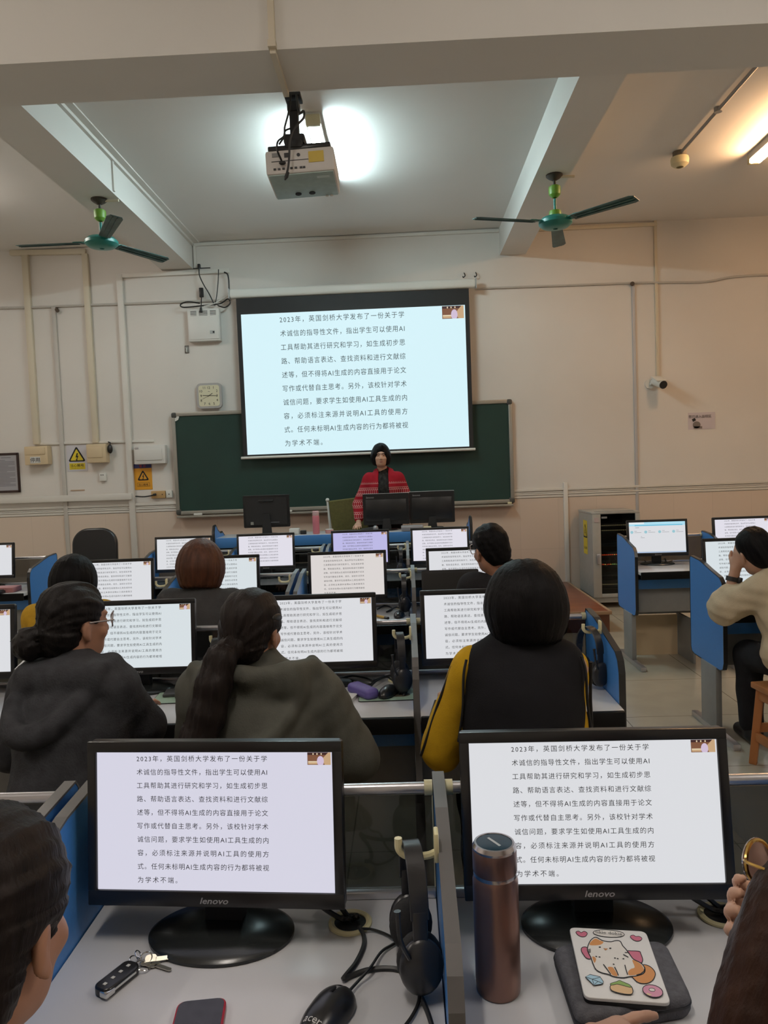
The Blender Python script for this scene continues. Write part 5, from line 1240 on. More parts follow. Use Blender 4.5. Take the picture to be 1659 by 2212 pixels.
def bob(w_=0.106, d_=0.112, low=-0.115, flare=0.0, cut=True, fy=0.105, rb=0.080):
    o = U(ell((0, -0.018, 0.025), (w_, d_, 0.108))) + U(ell((0, -0.02, -0.035), (w_*0.98+flare, d_*0.96, 0.10)), 0.05) + U(cone((0, -0.02, -0.03), (0, -0.03, low-0.02), w_*0.93+flare, rb+flare), 0.05)
    o += S(ell((0, fy, -0.06), (0.070, 0.085, 0.125)), 0.015) + S(half((0, 0, low), (0, 0.12, 1)), 0.02)
    return o
p3.hair(bob(0.112, 0.118, -0.125), H_JET, disp=lambda q: strands(0.0022, 46, 'z', (0, -0.02), seed=7)(q) - 0.004*np.exp(-(q[:, 0]/0.006)**2)*(q[:, 2] > 0.07))
# ---------------------------------------------------------------- third row, brown bob, grey top, pen in hand
p4 = P('person with a brown bob and grey top holding a pen in the third row', (-1.06, 3.72, 0), yaw=-4, sh=0.985, sw=0.18, ly=0.09, head=(0.0, 0.12, 1.155), hrot=(-4, 0, -6),
       armL=[(-0.27, 0.22, 0.78), (-0.13, 0.42, 0.90)], armR=[(0.25, 0.2, 0.76), (0.14, 0.38, 0.825)], handL=dict(fwd=(0.15, 0.6, 0.75), nrm=(0.9, 0.2, -0.3), side=1, curl=(0.6, 0.9, 0.7), thumb=0.9), handR=dict(FLATH, side=-1), res=0.008)
p4.top('sweater', cloth('sweater_grey', (0.055, 0.054, 0.055), scale=150), pad=0.025, amp=0.005, seed=41, sleeve=(0.075, 0.066, 0.05), neck=0.068, cuff=0.85)
p4.trousers(m_trn); p4.shoes(m_shoe)
p4.hair(bob(0.108, 0.115, -0.128, 0.004, rb=0.088), H_BROWN, disp=strands(0.003, 40, 'z', (0, -0.02), seed=8))
wv = Vector(p4.J[-1][1]); pen = MB().cyl((0.05, 0.045, 0.05), (0.042, 0.055, 0.115), 0.0055, 0.0055, n=10).cyl((0.05, 0.045, 0.05), (0.056, 0.04, 0.02), 0.0055, 0.001, n=10).build('pen', mat('pen_yellow', (0.6, 0.55, 0.15), 0.4)); pen.matrix_world = Matrix.Translation(Vector((-1.06, 3.72, 0))) @ Matrix.Rotation(math.radians(-4), 4, 'Z') @ Matrix.Translation(wv)
tag(pen, 'pale yellow pen held upright in the hand of the brown-bobbed person', 'pen')
# ---------------------------------------------------------------- third row, far left: black hair, yellow jacket
p5 = P('person with black hair and a yellow jacket, far left in the third row', (-1.75, 3.72, 0), yaw=0, sh=0.93, sw=0.19, ly=0.13, head=(0.012, 0.17, 1.09), hrot=(-14, 0, 0),
       armL=[(-0.26, 0.24, 0.74), (-0.14, 0.38, 0.825)], armR=[(0.25, 0.24, 0.75), (0.12, 0.38, 0.825)], handL=dict(FLATH, side=1), handR=dict(FLATH, side=-1), girth=1.05)
p5.top('jacket', cloth('jacket_yellow', (0.55, 0.32, 0.03)), pad=0.03, amp=0.007, seed=51, sleeve=(0.08, 0.072, 0.05))
p5.trousers(m_trk); p5.shoes(m_shoe)
p5.hair(bob(0.106, 0.115, -0.14), H_JET, disp=strands(0.0025, 40, 'z', (0, -0.02), seed=10))
# ---------------------------------------------------------------- third row, right: man in a dark jacket turned to the left
p6 = P('man with short black hair and a dark jacket turned left beside the open laptop', (0.50, 3.66, 0), yaw=8, sh=1.035, sw=0.195, ly=0.05, head=(-0.085, 0.06, 1.195), hrot=(-5, -8, 18),
       armL=[(-0.27, 0.16, 0.78), (-0.18, 0.37, 0.825)], armR=[(0.26, 0.18, 0.78), (0.14, 0.38, 0.825)], handL=dict(FLATH, side=1), handR=dict(FLATH, side=-1), skinm=SKD, girth=1.08)
p6.top('jacket', cloth('jacket_dark', (0.018, 0.017, 0.019)), pad=0.025, amp=0.005, seed=61, sleeve=(0.08, 0.07, 0.05), neck=0.068)
sdf_obj('shirt_collar', U(cone((-0.035, 0.045, p6.sh+0.02), (-0.06, 0.055, p6.sh+0.085), 0.071, 0.066)) + S(half((0, 0, p6.sh+0.085), (-0.25, 0, 1)), 0.004) + S(cone((-0.035, 0.045, p6.sh), (-0.07, 0.06, p6.sh+0.2), 0.06, 0.06), 0.003), 0.006, cloth('shirt_pink', (0.40, 0.20, 0.20)), p6.t)
p6.trousers(m_trk); p6.shoes(m_shoe)
hp = U(ell((0, -0.016, 0.04), (0.083, 0.100, 0.088))) + U(ell((0, -0.06, -0.02), (0.068, 0.052, 0.07)), 0.03) + S(ell((0, 0.112, -0.055), (0.095, 0.085, 0.125)), 0.012) + S([ell((s_*0.085, 0.0, -0.035), (0.024, 0.032, 0.05)) for s_ in (-1, 1)], 0.008) + S(half((0, -0.05, -0.085), (0, 0.3, 1)), 0.008)
p6.hair(hp, H_JET, disp=folds(0.003, 120, 12))
MB().tube([(-0.079, 0.0, 0.012), (-0.074, 0.085, 0.012)], 0.0025, n=6).tube(smooth_path([(-0.055, 0.092, 0.03), (-0.03, 0.108, 0.03), (-0.012, 0.112, 0.01), (-0.03, 0.108, -0.015), (-0.058, 0.09, -0.008), (-0.055, 0.092, 0.03)], 4), 0.0022, n=6).build('glasses', m_alu, p6.t).matrix_local = T(*p6.head) @ Euler(p6.hrot).to_matrix().to_4x4()
# ---------------------------------------------------------------- the teacher
TY = 8.17; q = PY(823, 984, TY)
tx = q.x+0.02
p7 = P('teacher standing behind the podium in a red patterned cardigan', (tx, TY, DTOP), yaw=180, sh=1.33, sw=0.165, ly=0.045, head=(q.x*0+ (tx-q.x), 0.075, q.z-DTOP+0.0), hrot=(-5, 0, 2), legs='stand', hip=0.88,
       armL=[(-0.265, 0.06, 1.02), (-0.23, 0.05, 0.86)], armR=[(0.275, 0.06, 1.04), (0.275, 0.23, 0.848)], face=U(ell((0, 0.030, -0.045), (0.067, 0.060, 0.066)), 0.02)+U(ell((0, 0.045, -0.085), (0.046, 0.040, 0.028)), 0.02), handL=dict(fwd=(0, 0.9, -0.1), nrm=(0.1, -0.3, -1), side=1, curl=(0.12, 0.2, 0.15)), handR=dict(fwd=(0, 0.85, -0.12), nrm=(-0.1, -0.3, -1), side=-1, curl=(0.15, 0.25, 0.2)), res=0.0065, girth=1.08)
def cardigan_material():
    m, nt, b = _mat('cardigan_red')
    tc = nt.nodes.new('ShaderNodeTexCoord'); sep = nt.nodes.new('ShaderNodeSeparateXYZ'); nt.links.new(tc.outputs['Object'], sep.inputs[0])
    def math_(op, a, b_=None, c=None):
        n = nt.nodes.new('ShaderNodeMath'); n.operation = op
        for i, v in enumerate((a, b_, c)):
            if v is None: continue
            if isinstance(v, (int, float)): n.inputs[i].default_value = v
            else: nt.links.new(v, n.inputs[i])
        return n.outputs[0]
    X, Z = sep.outputs[0], sep.outputs[2]
    # Fair Isle bands: zigzag rows and rows of diamonds in pale wool between plain red
    zz = math_('MULTIPLY', Z, 1/0.125); fr = math_('FRACT', zz)
    zig = math_('PINGPONG', math_('MULTIPLY', X, 1/0.022), 0.5)
    line1 = math_('LESS_THAN', math_('ABSOLUTE', math_('SUBTRACT', fr, math_('ADD', 0.18, math_('MULTIPLY', zig, 0.22)))), 0.045)
    line2 = math_('LESS_THAN', math_('ABSOLUTE', math_('SUBTRACT', fr, math_('SUBTRACT', 0.62, math_('MULTIPLY', zig, 0.22)))), 0.045)
    bar = math_('LESS_THAN', math_('ABSOLUTE', math_('SUBTRACT', fr, 0.08)), 0.025)
    bar2 = math_('LESS_THAN', math_('ABSOLUTE', math_('SUBTRACT', fr, 0.72)), 0.025)
    dots = math_('MULTIPLY', math_('LESS_THAN', math_('ABSOLUTE', math_('SUBTRACT', fr, 0.4)), 0.04), math_('GREATER_THAN', zig, 0.33))
    s = math_('MINIMUM', math_('ADD', math_('ADD', line1, line2), math_('ADD', math_('ADD', bar, bar2), dots)), 1.0)
    # bands only on the lower yoke and below
    s = math_('MULTIPLY', s, math_('MULTIPLY', math_('LESS_THAN', Z, 1.275), math_('GREATER_THAN', Z, 0.90)))
    mx = nt.nodes.new('ShaderNodeMixRGB'); mx.inputs[1].default_value = (0.30, 0.012, 0.022, 1); mx.inputs[2].default_value = (0.52, 0.25, 0.24, 1)
    nt.links.new(s, mx.inputs[0]); nt.links.new(mx.outputs[0], b.inputs['Base Color'])
    n = nt.nodes.new('ShaderNodeTexNoise'); n.inputs['Scale'].default_value = 160; bp = nt.nodes.new('ShaderNodeBump'); bp.inputs['Strength'].default_value = 0.5; bp.inputs['Distance'].default_value = 0.004
    nt.links.new(n.outputs[0], bp.inputs['Height']); nt.links.new(bp.outputs[0], b.inputs['Normal'])
    b.inputs['Roughness'].default_value = 0.9; b.inputs['Specular IOR Level'].default_value = 0.15
    return m
m_shirt = mat('shirt_dark_print', (0.013, 0.012, 0.011), 0.8, spec=0.2, var=0.9, vscale=38, detail=2)
p7.top('shirt', m_shirt, pad=0.006, amp=0.002, seed=71, arms=(), hem=0.80, neck=0.062)
# open cardigan: the front gap is cut away in a narrow V
gap = grp(U(rbox((0, 0.28, 1.05), (0.055, 0.2, 0.42), 0.02)), (0, 0, 0), (0, 0, 0), 2)
cg = p7.top('cardigan', cardigan_material(), pad=0.022, amp=0.004, seed=72, hem=0.80, sleeve=(0.078, 0.066, 0.050), cuff=0.72, neck=0.080, sub=[('s', 0.01, gap), ('s', 0.006, cone((0, 0.06, 1.30), (0, 0.10, 1.62), 0.055, 0.075))],
            extra=U(chain([(-0.05, 0.145, 1.24), (-0.085, 0.10, 1.325), (-0.075, 0.02, 1.385), (0, -0.03, 1.40), (0.075, 0.02, 1.385), (0.085, 0.10, 1.325), (0.05, 0.145, 1.24)], (0.020, 0.026, 0.026, 0.026, 0.026, 0.026, 0.020)), 0.02), res=0.006)
p7.trousers(m_trk); p7.shoes(m_shoe)
p7.hair(bob(0.095, 0.108, -0.105, fy=0.125) + U(cone((-0.012, 0.058, 0.096), (0.066, 0.056, 0.026), 0.016, 0.014), 0.035), H_JET, disp=strands(0.0025, 40, 'z', (0, -0.02), seed=13))
HM = T(*p7.head) @ Euler(p7.hrot).to_matrix().to_4x4()
for s_ in (-1, 1):
    MB().sph((s_*0.031, 0.0865, 0.004), (0.0085, 0.004, 0.0035), u=12, v=8).build('eye', mat('eye_dark', (0.015, 0.01, 0.01), 0.25), p7.t).matrix_local = HM
    MB().tube(smooth_path([(s_*0.015, 0.096, 0.022), (s_*0.032, 0.094, 0.027), (s_*0.048, 0.083, 0.021)], 4), 0.0028, n=6).build('eyebrow', m_blackm, p7.t).matrix_local = HM
b = MB().sph((0, 0.0965, -0.0565), (0.019, 0.0035, 0.004), u=14, v=8).sph((0, 0.0955, -0.0645), (0.016, 0.0035, 0.0045), u=14, v=8)
b.build('lips', mat('lips', (0.33, 0.10, 0.09), 0.5), p7.t).matrix_local = HM
# ---------------------------------------------------------------- across the right aisle: cream hoodie, head propped on the hand
p8 = P('person in a cream hoodie resting the head on one hand at the right', (2.0, 3.84, 0), yaw=2, sh=0.945, sw=0.185, ly=0.10, head=(-0.178, 0.165, 1.10), hrot=(-14, -12, 6), hip=0.56,
       armL=[(-0.30, 0.225, 0.80), (-0.25, 0.23, 1.0)], armR=[(0.24, 0.15, 0.77), (0.12, 0.33, 0.85)], handL=dict(fwd=(0.22, -0.10, 0.9), nrm=(0.75, 0.5, 0.0), side=1, curl=(0.15, 0.25, 0.2), spread=0.25, thumb=0.3), handR=dict(FLATH, side=-1), res=0.0065, girth=1.1)
m_hoodc = cloth('hoodie_cream', (0.56, 0.47, 0.33), var=0.05, scale=200)
p8.top('hoodie', m_hoodc, pad=0.032, amp=0.011, fx=36, seed=81, sleeve=(0.088, 0.085, 0.058), cuff=0.38, hem=0.50, extra=hood(p8, y=-0.15, drop=0.16, w_=0.14, r=0.05, zt=0.06) + U(ell((0, p8.ly-0.10, p8.sh-0.02), (0.13, 0.06, 0.09)), 0.03), neck=0.075)
p8.trousers(m_trk); p8.shoes(m_shoe)
hp = U(ell((0, -0.016, 0.04), (0.085, 0.102, 0.092))) + U(ell((0, -0.062, -0.02), (0.072, 0.055, 0.075)), 0.03) + S(ell((0, 0.112, -0.055), (0.092, 0.085, 0.125)), 0.012) + S([ell((s_*0.085, 0.004, -0.03), (0.022, 0.028, 0.045)) for s_ in (-1, 1)], 0.008)
p8.hair(hp, H_JET, disp=folds(0.004, 90, 14))
wv = Vector(p8.J[-1][1]); ev_ = Vector(p8.J[-1][0]); ax = (wv-ev_).normalized()
wt = MB().lathe([(0.0335, -0.012), (0.037, -0.012), (0.037, 0.012), (0.0335, 0.012)], n=24, ring=True)
wt.box((-0.030, -0.02, 0), (0.018, 0.03, 0.034), rot=(0, 0, 0.6), bev=0.005)
wt = wt.build('wrist_watch', m_black); wt.matrix_world = Matrix.Translation(Vector((2.0, 3.84, 0))) @ Matrix.Rotation(math.radians(2), 4, 'Z') @ Matrix.Translation(ev_*0.25+wv*0.75) @ ax.to_track_quat('Z', 'Y').to_matrix().to_4x4()
tag(wt, 'black smart watch on the wrist of the person in the cream hoodie', 'watch')
stool('orange-brown wooden stool under the person in the cream hoodie', 1.94, 3.83, 0.432, 0.1)
for q_, lb in ((p1, 'wooden stool under the person in the grey hoodie'), (p2, 'wooden stool under the person with the ponytail'), (p3, 'wooden stool under the person in the black vest'), (p4, 'wooden stool under the person with the brown bob'), (p5, 'wooden stool under the person in the yellow jacket'), (p6, 'wooden stool under the man in the dark jacket')):
    stool(lb, q_.t.location.x, q_.t.location.y, 0.425)
# ---------------------------------------------------------------- nearest row, cut by the left edge: back of a dark-haired head with an ear
p9 = P('person at the lower left edge, seen from behind with dark hair and one ear', (-0.56, 0.70, 0), yaw=-4, sh=0.93, sw=0.17, ly=0.06, head=(0.068, 0.11, 1.108), hrot=(-12, 0, -6),
       armL=[(-0.22, 0.10, 0.70), (-0.10, 0.15, 0.64)], armR=[(0.20, 0.08, 0.68), (0.08, 0.15, 0.64)], legs='tuck', skinm=SKD, res=0.006)
p9.top('jumper', cloth('jumper_tan', (0.30, 0.22, 0.15)), pad=0.02, amp=0.004, seed=91, neck=0.064)
p9.trousers(m_trk); p9.shoes(m_shoe)
hp = U(ell((0, -0.016, 0.038), (0.089, 0.106, 0.098))) + U(ell((0, -0.055, -0.035), (0.075, 0.062, 0.085)), 0.035) + S(ell((0, 0.10, -0.06), (0.09, 0.085, 0.135)), 0.012) + S([ell((s_*0.088, 0.0, -0.035), (0.026, 0.030, 0.046)) for s_ in (-1, 1)], 0.010) + U(ell((-0.02, -0.14, -0.03), (0.05, 0.05, 0.05)), 0.03)
p9.hair(hp, H_DARK, disp=strands(0.0035, 30, 'y', (0, 0.0), seed=15), res=0.005)
# ---------------------------------------------------------------- nearest row, cut by the right edge: long brown hair, hand raised to the face
p10 = P('person at the lower right edge with long brown hair and gold-rimmed glasses', (0.54, 0.66, 0), yaw=8, sh=0.96, sw=0.17, ly=0.08, head=(-0.038, 0.145, 1.138), hrot=(-10, 8, 22),
        armL=[(-0.38, 0.04, 0.80), (-0.292, 0.358, 0.815)], armR=[(0.19, 0.20, 0.80), (0.000, 0.30, 0.985)], handL=dict(fwd=(0.93, 0.22, 0.02), nrm=(0.0, -0.2, -1), side=1, per=[(0.05, 0.12, 0.1), (0.5, 0.8, 0.4), (0.6, 0.8, 0.4), (0.6, 0.8, 0.4)], thumb=0.3), handR=dict(fwd=(-0.85, 0.1, 0.35), nrm=(-0.1, -0.8, 0.5), side=-1, curl=(0.45, 0.6, 0.4), thumb=0.5), legs='tuck', res=0.005)
p10.top('blouse', cloth('blouse_blue', (0.05, 0.08, 0.16)), pad=0.015, amp=0.004, seed=101, neck=0.062, cuff=0.9, sleeve=(0.06, 0.05, 0.036))
p10.trousers(m_trn); p10.shoes(m_shoe)
hp = U(ell((0, -0.018, 0.036), (0.092, 0.108, 0.098))) + U(ell((0, -0.04, -0.05), (0.094, 0.085, 0.10)), 0.04) + U(chain([(-0.055, -0.04, -0.04), (-0.115, -0.05, -0.12), (-0.16, -0.08, -0.28)], (0.055, 0.050, 0.045)), 0.04) + U(cone((0.05, -0.06, -0.08), (0.05, -0.09, -0.30), 0.065, 0.055), 0.04) + U(cone((0, -0.07, -0.08), (0, -0.11, -0.30), 0.065, 0.055), 0.04) + S(ell((0, 0.105, -0.06), (0.068, 0.085, 0.13)), 0.015)
p10.hair(hp, H_DBR, disp=strands(0.0025, 44, 'z', (0, -0.03), seed=17), res=0.005)

# the long locks hanging beside her face, down to the table edge
pm_ = (Matrix.Translation(p10.t.location) @ Matrix.Rotation(p10.t.rotation_euler.z, 4, 'Z')).inverted()
lk = [tuple(pm_ @ PY(x, y, Y)) for x, y, Y in ((1790, 1880, 0.80), (1735, 1990, 0.80), (1700, 2090, 0.79), (1668, 2200, 0.78), (1645, 2300, 0.77), (1635, 2420, 0.76))]
lk2 = [(p[0]+0.05, p[1]-0.02, p[2]) for p in lk]
sdf_obj('hair_lock', U(chain(lk, (0.050, 0.054, 0.054, 0.054, 0.052, 0.045))) + U(chain(lk2, (0.055, 0.058, 0.058, 0.058, 0.055, 0.05)), 0.03), 0.005, H_DBR, p10.t, disp=lambda q: 0.0009*np.sin(q[:, 0]*420+q[:, 1]*300+q[:, 2]*6)+0.0009*np.sin(q[:, 0]*200-q[:, 1]*260+q[:, 2]*4))
# gold-rimmed tortoiseshell glasses on her nose
gl = MB()
for s_ in (-1, 1):
    gl.tube([(s_*0.034+0.026*math.cos(a), 0.112-0.006*abs(math.cos(a))*(1 if s_*math.cos(a) > 0 else 0), 0.004+0.022*math.sin(a)) for a in [2*PI*k/24 for k in range(24)]], 0.0024, n=6, closed=True)
    gl.tube(smooth_path([(s_*0.060, 0.106, 0.010), (s_*0.080, 0.085, 0.012), (s_*0.086, 0.0, 0.008)], 4), 0.0018, n=6)
gl.tube(smooth_path([(-0.010, 0.113, 0.008), (0, 0.116, 0.012), (0.010, 0.113, 0.008)], 4), 0.0018, n=6)
HM = T(*p10.head) @ Euler(p10.hrot).to_matrix().to_4x4()
g_ = gl.build('glasses', mat('gold_metal', (0.75, 0.5, 0.15), 0.25, metal=1.0), p10.t); g_.matrix_local = HM
for s_ in (-1, 1):
    ln = MB().lathe([(0.0, 0), (0.025, 0.0), (0.025, 0.0015), (0.0, 0.002)], n=24).build('lens', mat('lens_reflecting', (0.75, 0.73, 0.78), 0.05, metal=0.85), g_); ln.matrix_local = T(s_*0.034, 0.111, 0.004) @ RX90 @ Matrix.Rotation(PI, 4, 'X')
# checked shirt tail showing below the vest in the second row
o = sdf_obj('shirt_tail', U(rbox((-0.14, -0.08, 0.585), (0.055, 0.02, 0.055), 0.015, (0.1, 0, 0.5))), 0.006, mat('shirt_check_yellow', (0.45, 0.30, 0.03), 0.85, var=0.6, vscale=45, detail=0), p3.t, disp=folds(0.004, 50, 6))
# ================================================================ THINGS ON AND AROUND THE DESKS
m_foam = mat('ear_foam', (0.014, 0.014, 0.015), 0.8, bump=0.2, bscale=200); m_hsp = mat('headset_plastic', (0.022, 0.022, 0.024), 0.3)
def headset(label, x, row, yaw=0, drop=0.0):
    """headset hung by its band over the hook of a partition; band arch lies in the y-z plane"""
    y = ROWS[row]-0.25
    t = thing('headset', label, 'headset', (x-PT/2-0.045, y, 0.968), (0, 0, math.radians(yaw)), group='headsets hung on the partition hooks')
    arch = [(0.0, 0.066*math.sin(a)*1.0, -0.075+0.083*math.cos(a)) for a in [math.radians(-95+190*k/20) for k in range(21)]]
    arch = [(0, p[1]*1.0, p[2]) for p in arch]
    MB().strip(arch, 0.030, 0.006, (1, 0, 0)).build('headband', m_hsp, t, bevel=0.0015)
    for s_ in (-1, 1):
        MB().box((0, s_*0.066, -0.105), (0.024, 0.008, 0.075), bev=0.003).build('slider', m_hsp, t)
        c = MB().sph((0, s_*0.066, -0.158), (0.036, 0.020, 0.047), rot=(0, 0, 0)).build('ear_cup', m_hsp, t)
        MB().sph((0, s_*0.048, -0.158), (0.038, 0.018, 0.049)).build('ear_pad', m_foam, c)
    MB().tube(smooth_path([(-0.02, -0.078, -0.135), (-0.034, -0.084, -0.10), (-0.037, -0.08, -0.055)], 5), [0.004]*10+[0.006], n=8).build('microphone_boom', m_hsp, t)
    return t
def cable(label, pts, r=0.003, name='cable', n=6, m=None, cat='cable'):
    return tag(MB().tube(smooth_path(pts, 6), r, n=n).build(name, m or m_cable), label, cat)
def D_(px, py, z=DZ+0.004): return PZ(px, py, z)
headset('headset hung beside the near left monitor on the middle partition', 0.045, 0, yaw=8)
headset('headset hung on the second-row middle partition above the purple case', MID[1], 1, yaw=6)
headset('headset hung on the second-row right end partition beside the black vest', 0.735, 1, yaw=22)
headset('headset hung on the second-row partition left of the ponytailed woman', -0.69, 1)
headset('headset hung on the third-row middle partition left of the laptop', MID[2], 2)
headset('headset hung on the farthest-row middle partition', MID[3], 3)
# ---- nearest desk: cables
p = D_(757, 1999)
cable('thick black cable from the near left monitor down into the grommet', [PY(676, 1938, 1.385), PY(700, 1962, 1.38), PY(738, 1985, 1.385), Vector((p.x-0.004, 1.376, DZ+0.012)), Vector((p.x, 1.383, DZ+0.006))], 0.0048)
cable('second black cable from the near left monitor into the grommet', [PY(716, 1938, 1.40), PY(738, 1962, 1.395), PY(757, 1985, 1.395), Vector((p.x+0.010, 1.385, DZ+0.012)), Vector((p.x+0.012, 1.39, DZ+0.006))], 0.0048)
zc = DZ+0.005
cable('flat black cable bundle from the grommet curling towards the mouse', [D_(776, 2002, DZ+0.012), D_(786, 2022, zc), D_(785, 2045, zc), D_(768, 2080, zc), D_(748, 2105, zc), D_(742, 2114, zc+.002), D_(757, 2108, zc), D_(790, 2096, zc), D_(830, 2091, zc), D_(866, 2096, zc), D_(892, 2118, zc), D_(908, 2150, zc), D_(925, 2190, zc), D_(940, 2240, zc)], 0.0042)
cable('thin black mouse cable looping behind the near headset', [D_(752, 2143, DZ+0.010), D_(775, 2118, zc+.004), D_(800, 2090, zc+.010), D_(822, 2058, zc+.004), D_(842, 2044, zc), D_(866, 2034, zc), D_(890, 2048, zc)], 0.0026)
cable('thin black cable from the grommet to the near headset', [D_(780, 2006, DZ+0.012), D_(805, 2008, zc), D_(838, 2020, zc), D_(862, 2036, zc+.004), D_(880, 2058, zc)], 0.0024)
cable('black headset cable trailing off the front of the near desk', [D_(903, 2112, DZ+0.012), D_(906, 2135, zc+.006), D_(904, 2165, zc), D_(890, 2195, zc), D_(868, 2225, zc)], 0.0030)
p2_ = D_(1562, 1988)
cable('pair of black cables from the near right monitor into its grommet', [PY(1475, 1925, 1.385), PY(1505, 1945, 1.38), PY(1540, 1965, 1.38), Vector((0.556, 1.372, DZ+0.014)), Vector((0.56, 1.38, DZ+0.006))], 0.0046)
cable('second black cable arching over the grommet behind the near right monitor', [PY(1498, 1925, 1.40), PY(1525, 1936, 1.395), PY(1552, 1958, 1.392), Vector((0.571, 1.385, DZ+0.014)), Vector((0.574, 1.39, DZ+0.006))], 0.0046)
# ---- mouse
def mouse(label, px, py, yaw, s=1.0, logo=None, zz=DZ):
    q = PZ(px, py, zz+0.012)
    t = thing('computer_mouse', label, 'mouse', (q.x, q.y, zz), (0, 0, math.radians(yaw)), group='black computer mice')
    ops = U(ell((0, -0.008, 0.006), (0.030*s, 0.056*s, 0.030*s))) + U(ell((0, 0.028*s, 0.006), (0.028*s, 0.032*s, 0.020*s)), 0.02) + [('i', 0.004, half((0, 0, 0.001), (0, 0, -1)))]
    ops += S(rbox((0, 0.052*s, 0.030*s), (0.0012, 0.035*s, 0.022*s), 0.001), 0.001)
    sdf_obj('shell', ops, 0.0022, mat('mouse_black', (0.016, 0.016, 0.017), 0.28), t)
    MB().cyl((-0.004, 0.036*s, 0.024*s), (0.004, 0.036*s, 0.024*s), 0.006, n=16).build('scroll_wheel', mat('wheel_grey', (0.12, 0.12, 0.12), 0.4), t)
    if logo:
        l = lettering('maker_logo', logo, 0.017, mat('logo_white', (0.55, 0.55, 0.55), 0.4), t, (0.0, -0.040*s, 0.0345), (math.radians(24), 0, 0), shear=0.15)
        l.data = l.data.copy()
        for v in l.data.vertices:                      # wrap the print onto the curved shell
            x, y = v.co.x, v.co.y*0.94-0.040*s
            v.co.z = 0.0
            k = 1-(x/(0.030*s))**2-((y+0.008)/(0.056*s))**2
            v.co = Vector((x, y, 0.006+0.030*s*math.sqrt(max(k, 0.02))+0.0012))
        l.location = (0, 0, 0); l.rotation_euler = (0, 0, 0)
    return t
mouse('black mouse with a small white logo at the bottom of the near left desk', 706, 2190, -24, 1.05, 'acer')
# ---- car key with keys
def key_set():
    a, b_ = D_(220, 2153, DZ), D_(287, 2099, DZ); d = (b_-a); L_ = 0.078; ang = math.atan2(d.y, d.x)
    c = (a+b_)/2
    t = thing('car_keys', 'black car key fob with a few silver keys on the near left desk', 'keys', (c.x, c.y, DZ+0.0006), (0, 0, ang))
    f = MB().prism(rrect(L_, 0.034, 0.012), 0.016).build('key_fob', mat('fob_black', (0.012, 0.012, 0.012), 0.25), t, bevel=0.003)
    for k in range(4):
        MB().box((-0.026+0.017*k, 0.0, 0.0165), (0.006, 0.006, 0.001), bev=0.0004).build('button_mark', mat('fob_mark', (0.55, 0.55, 0.5), 0.4), f)
    MB().box((-0.002, -0.0168, 0.009), (0.055, 0.002, 0.004), bev=0.0005).box((-L_/2+0.008, -0.010, 0.008), (0.020, 0.016, 0.010), bev=0.002).build('chrome_trim', mat('chrome', (0.7, 0.7, 0.68), 0.15, metal=1.0), f)
    ch = MATS['chrome']
    def ring_(c_, r, tilt, nm='key_ring', th=0.0012):
        M = T(*c_) @ Euler(tilt).to_matrix().to_4x4()
        pts = [M @ Vector((r*math.cos(2*PI*k/24), r*math.sin(2*PI*k/24), 0)) for k in range(24)]
        MB().tube(pts, th, n=6, closed=True).build(nm, ch, t)
    ring_((0.048, 0.006, 0.008), 0.012, (0.5, 0.3, 0)); ring_((0.058, 0.010, 0.012), 0.008, (1.0, 0.2, 0.4)); ring_((0.062, -0.004, 0.008), 0.010, (0.3, -0.5, 0)); ring_((0.046, -0.012, 0.006), 0.013, (0.25, 0.2, 0))
    def key(c_, a_, L2, rot=(0, 0, 0)):
        k = MB().prism(rrect(0.020, 0.018, 0.006, cx=0.008), 0.002, Euler(rot).to_matrix().to_4x4())
        k.prism([(0.016, -0.004), (L2, -0.0035), (L2+0.003, 0), (L2, 0.0035), (0.016, 0.004)], 0.002, Euler(rot).to_matrix().to_4x4())
        o = k.build('key', mat('key_brass', (0.50, 0.48, 0.40), 0.3, metal=0.9), t); o.location = c_; o.rotation_euler = (0, 0, a_); return o
    key((0.060, -0.012, 0.002), -1.55, 0.048); key((0.060, -0.006, 0.005), -0.95, 0.042, (0.5, 0, 0)); key((0.056, -0.002, 0.003), -1.25, 0.03)
    return t
key_set()
# ---- red-cased phone
a, b_, c_ = D_(392, 2166, DZ+0.009), D_(482, 2157, DZ+0.009), D_(362, 2226, DZ+0.009)
ang = math.atan2(b_.y-a.y, b_.x-a.x); w_ = (b_-a).length+0.012; mid = (a+b_)/2; dv = Vector((math.sin(ang), -math.cos(ang), 0))
t = thing('phone', 'dark phone in a red case at the bottom edge of the near left desk', 'phone', (mid.x+dv.x*0.075, mid.y+dv.y*0.075, DZ+0.0006), (0, 0, ang))
MB().prism(rrect(w_, 0.155, 0.014), 0.0095).build('case', mat('case_red', (0.40, 0.01, 0.03), 0.4), t, bevel=0.002)
MB().prism(rrect(w_-0.006, 0.149, 0.012), 0.0012, T(0, 0, 0.0095)).build('screen_glass', mat('phone_glass', (0.02, 0.017, 0.02), 0.12, var=0.3, vscale=60), t)
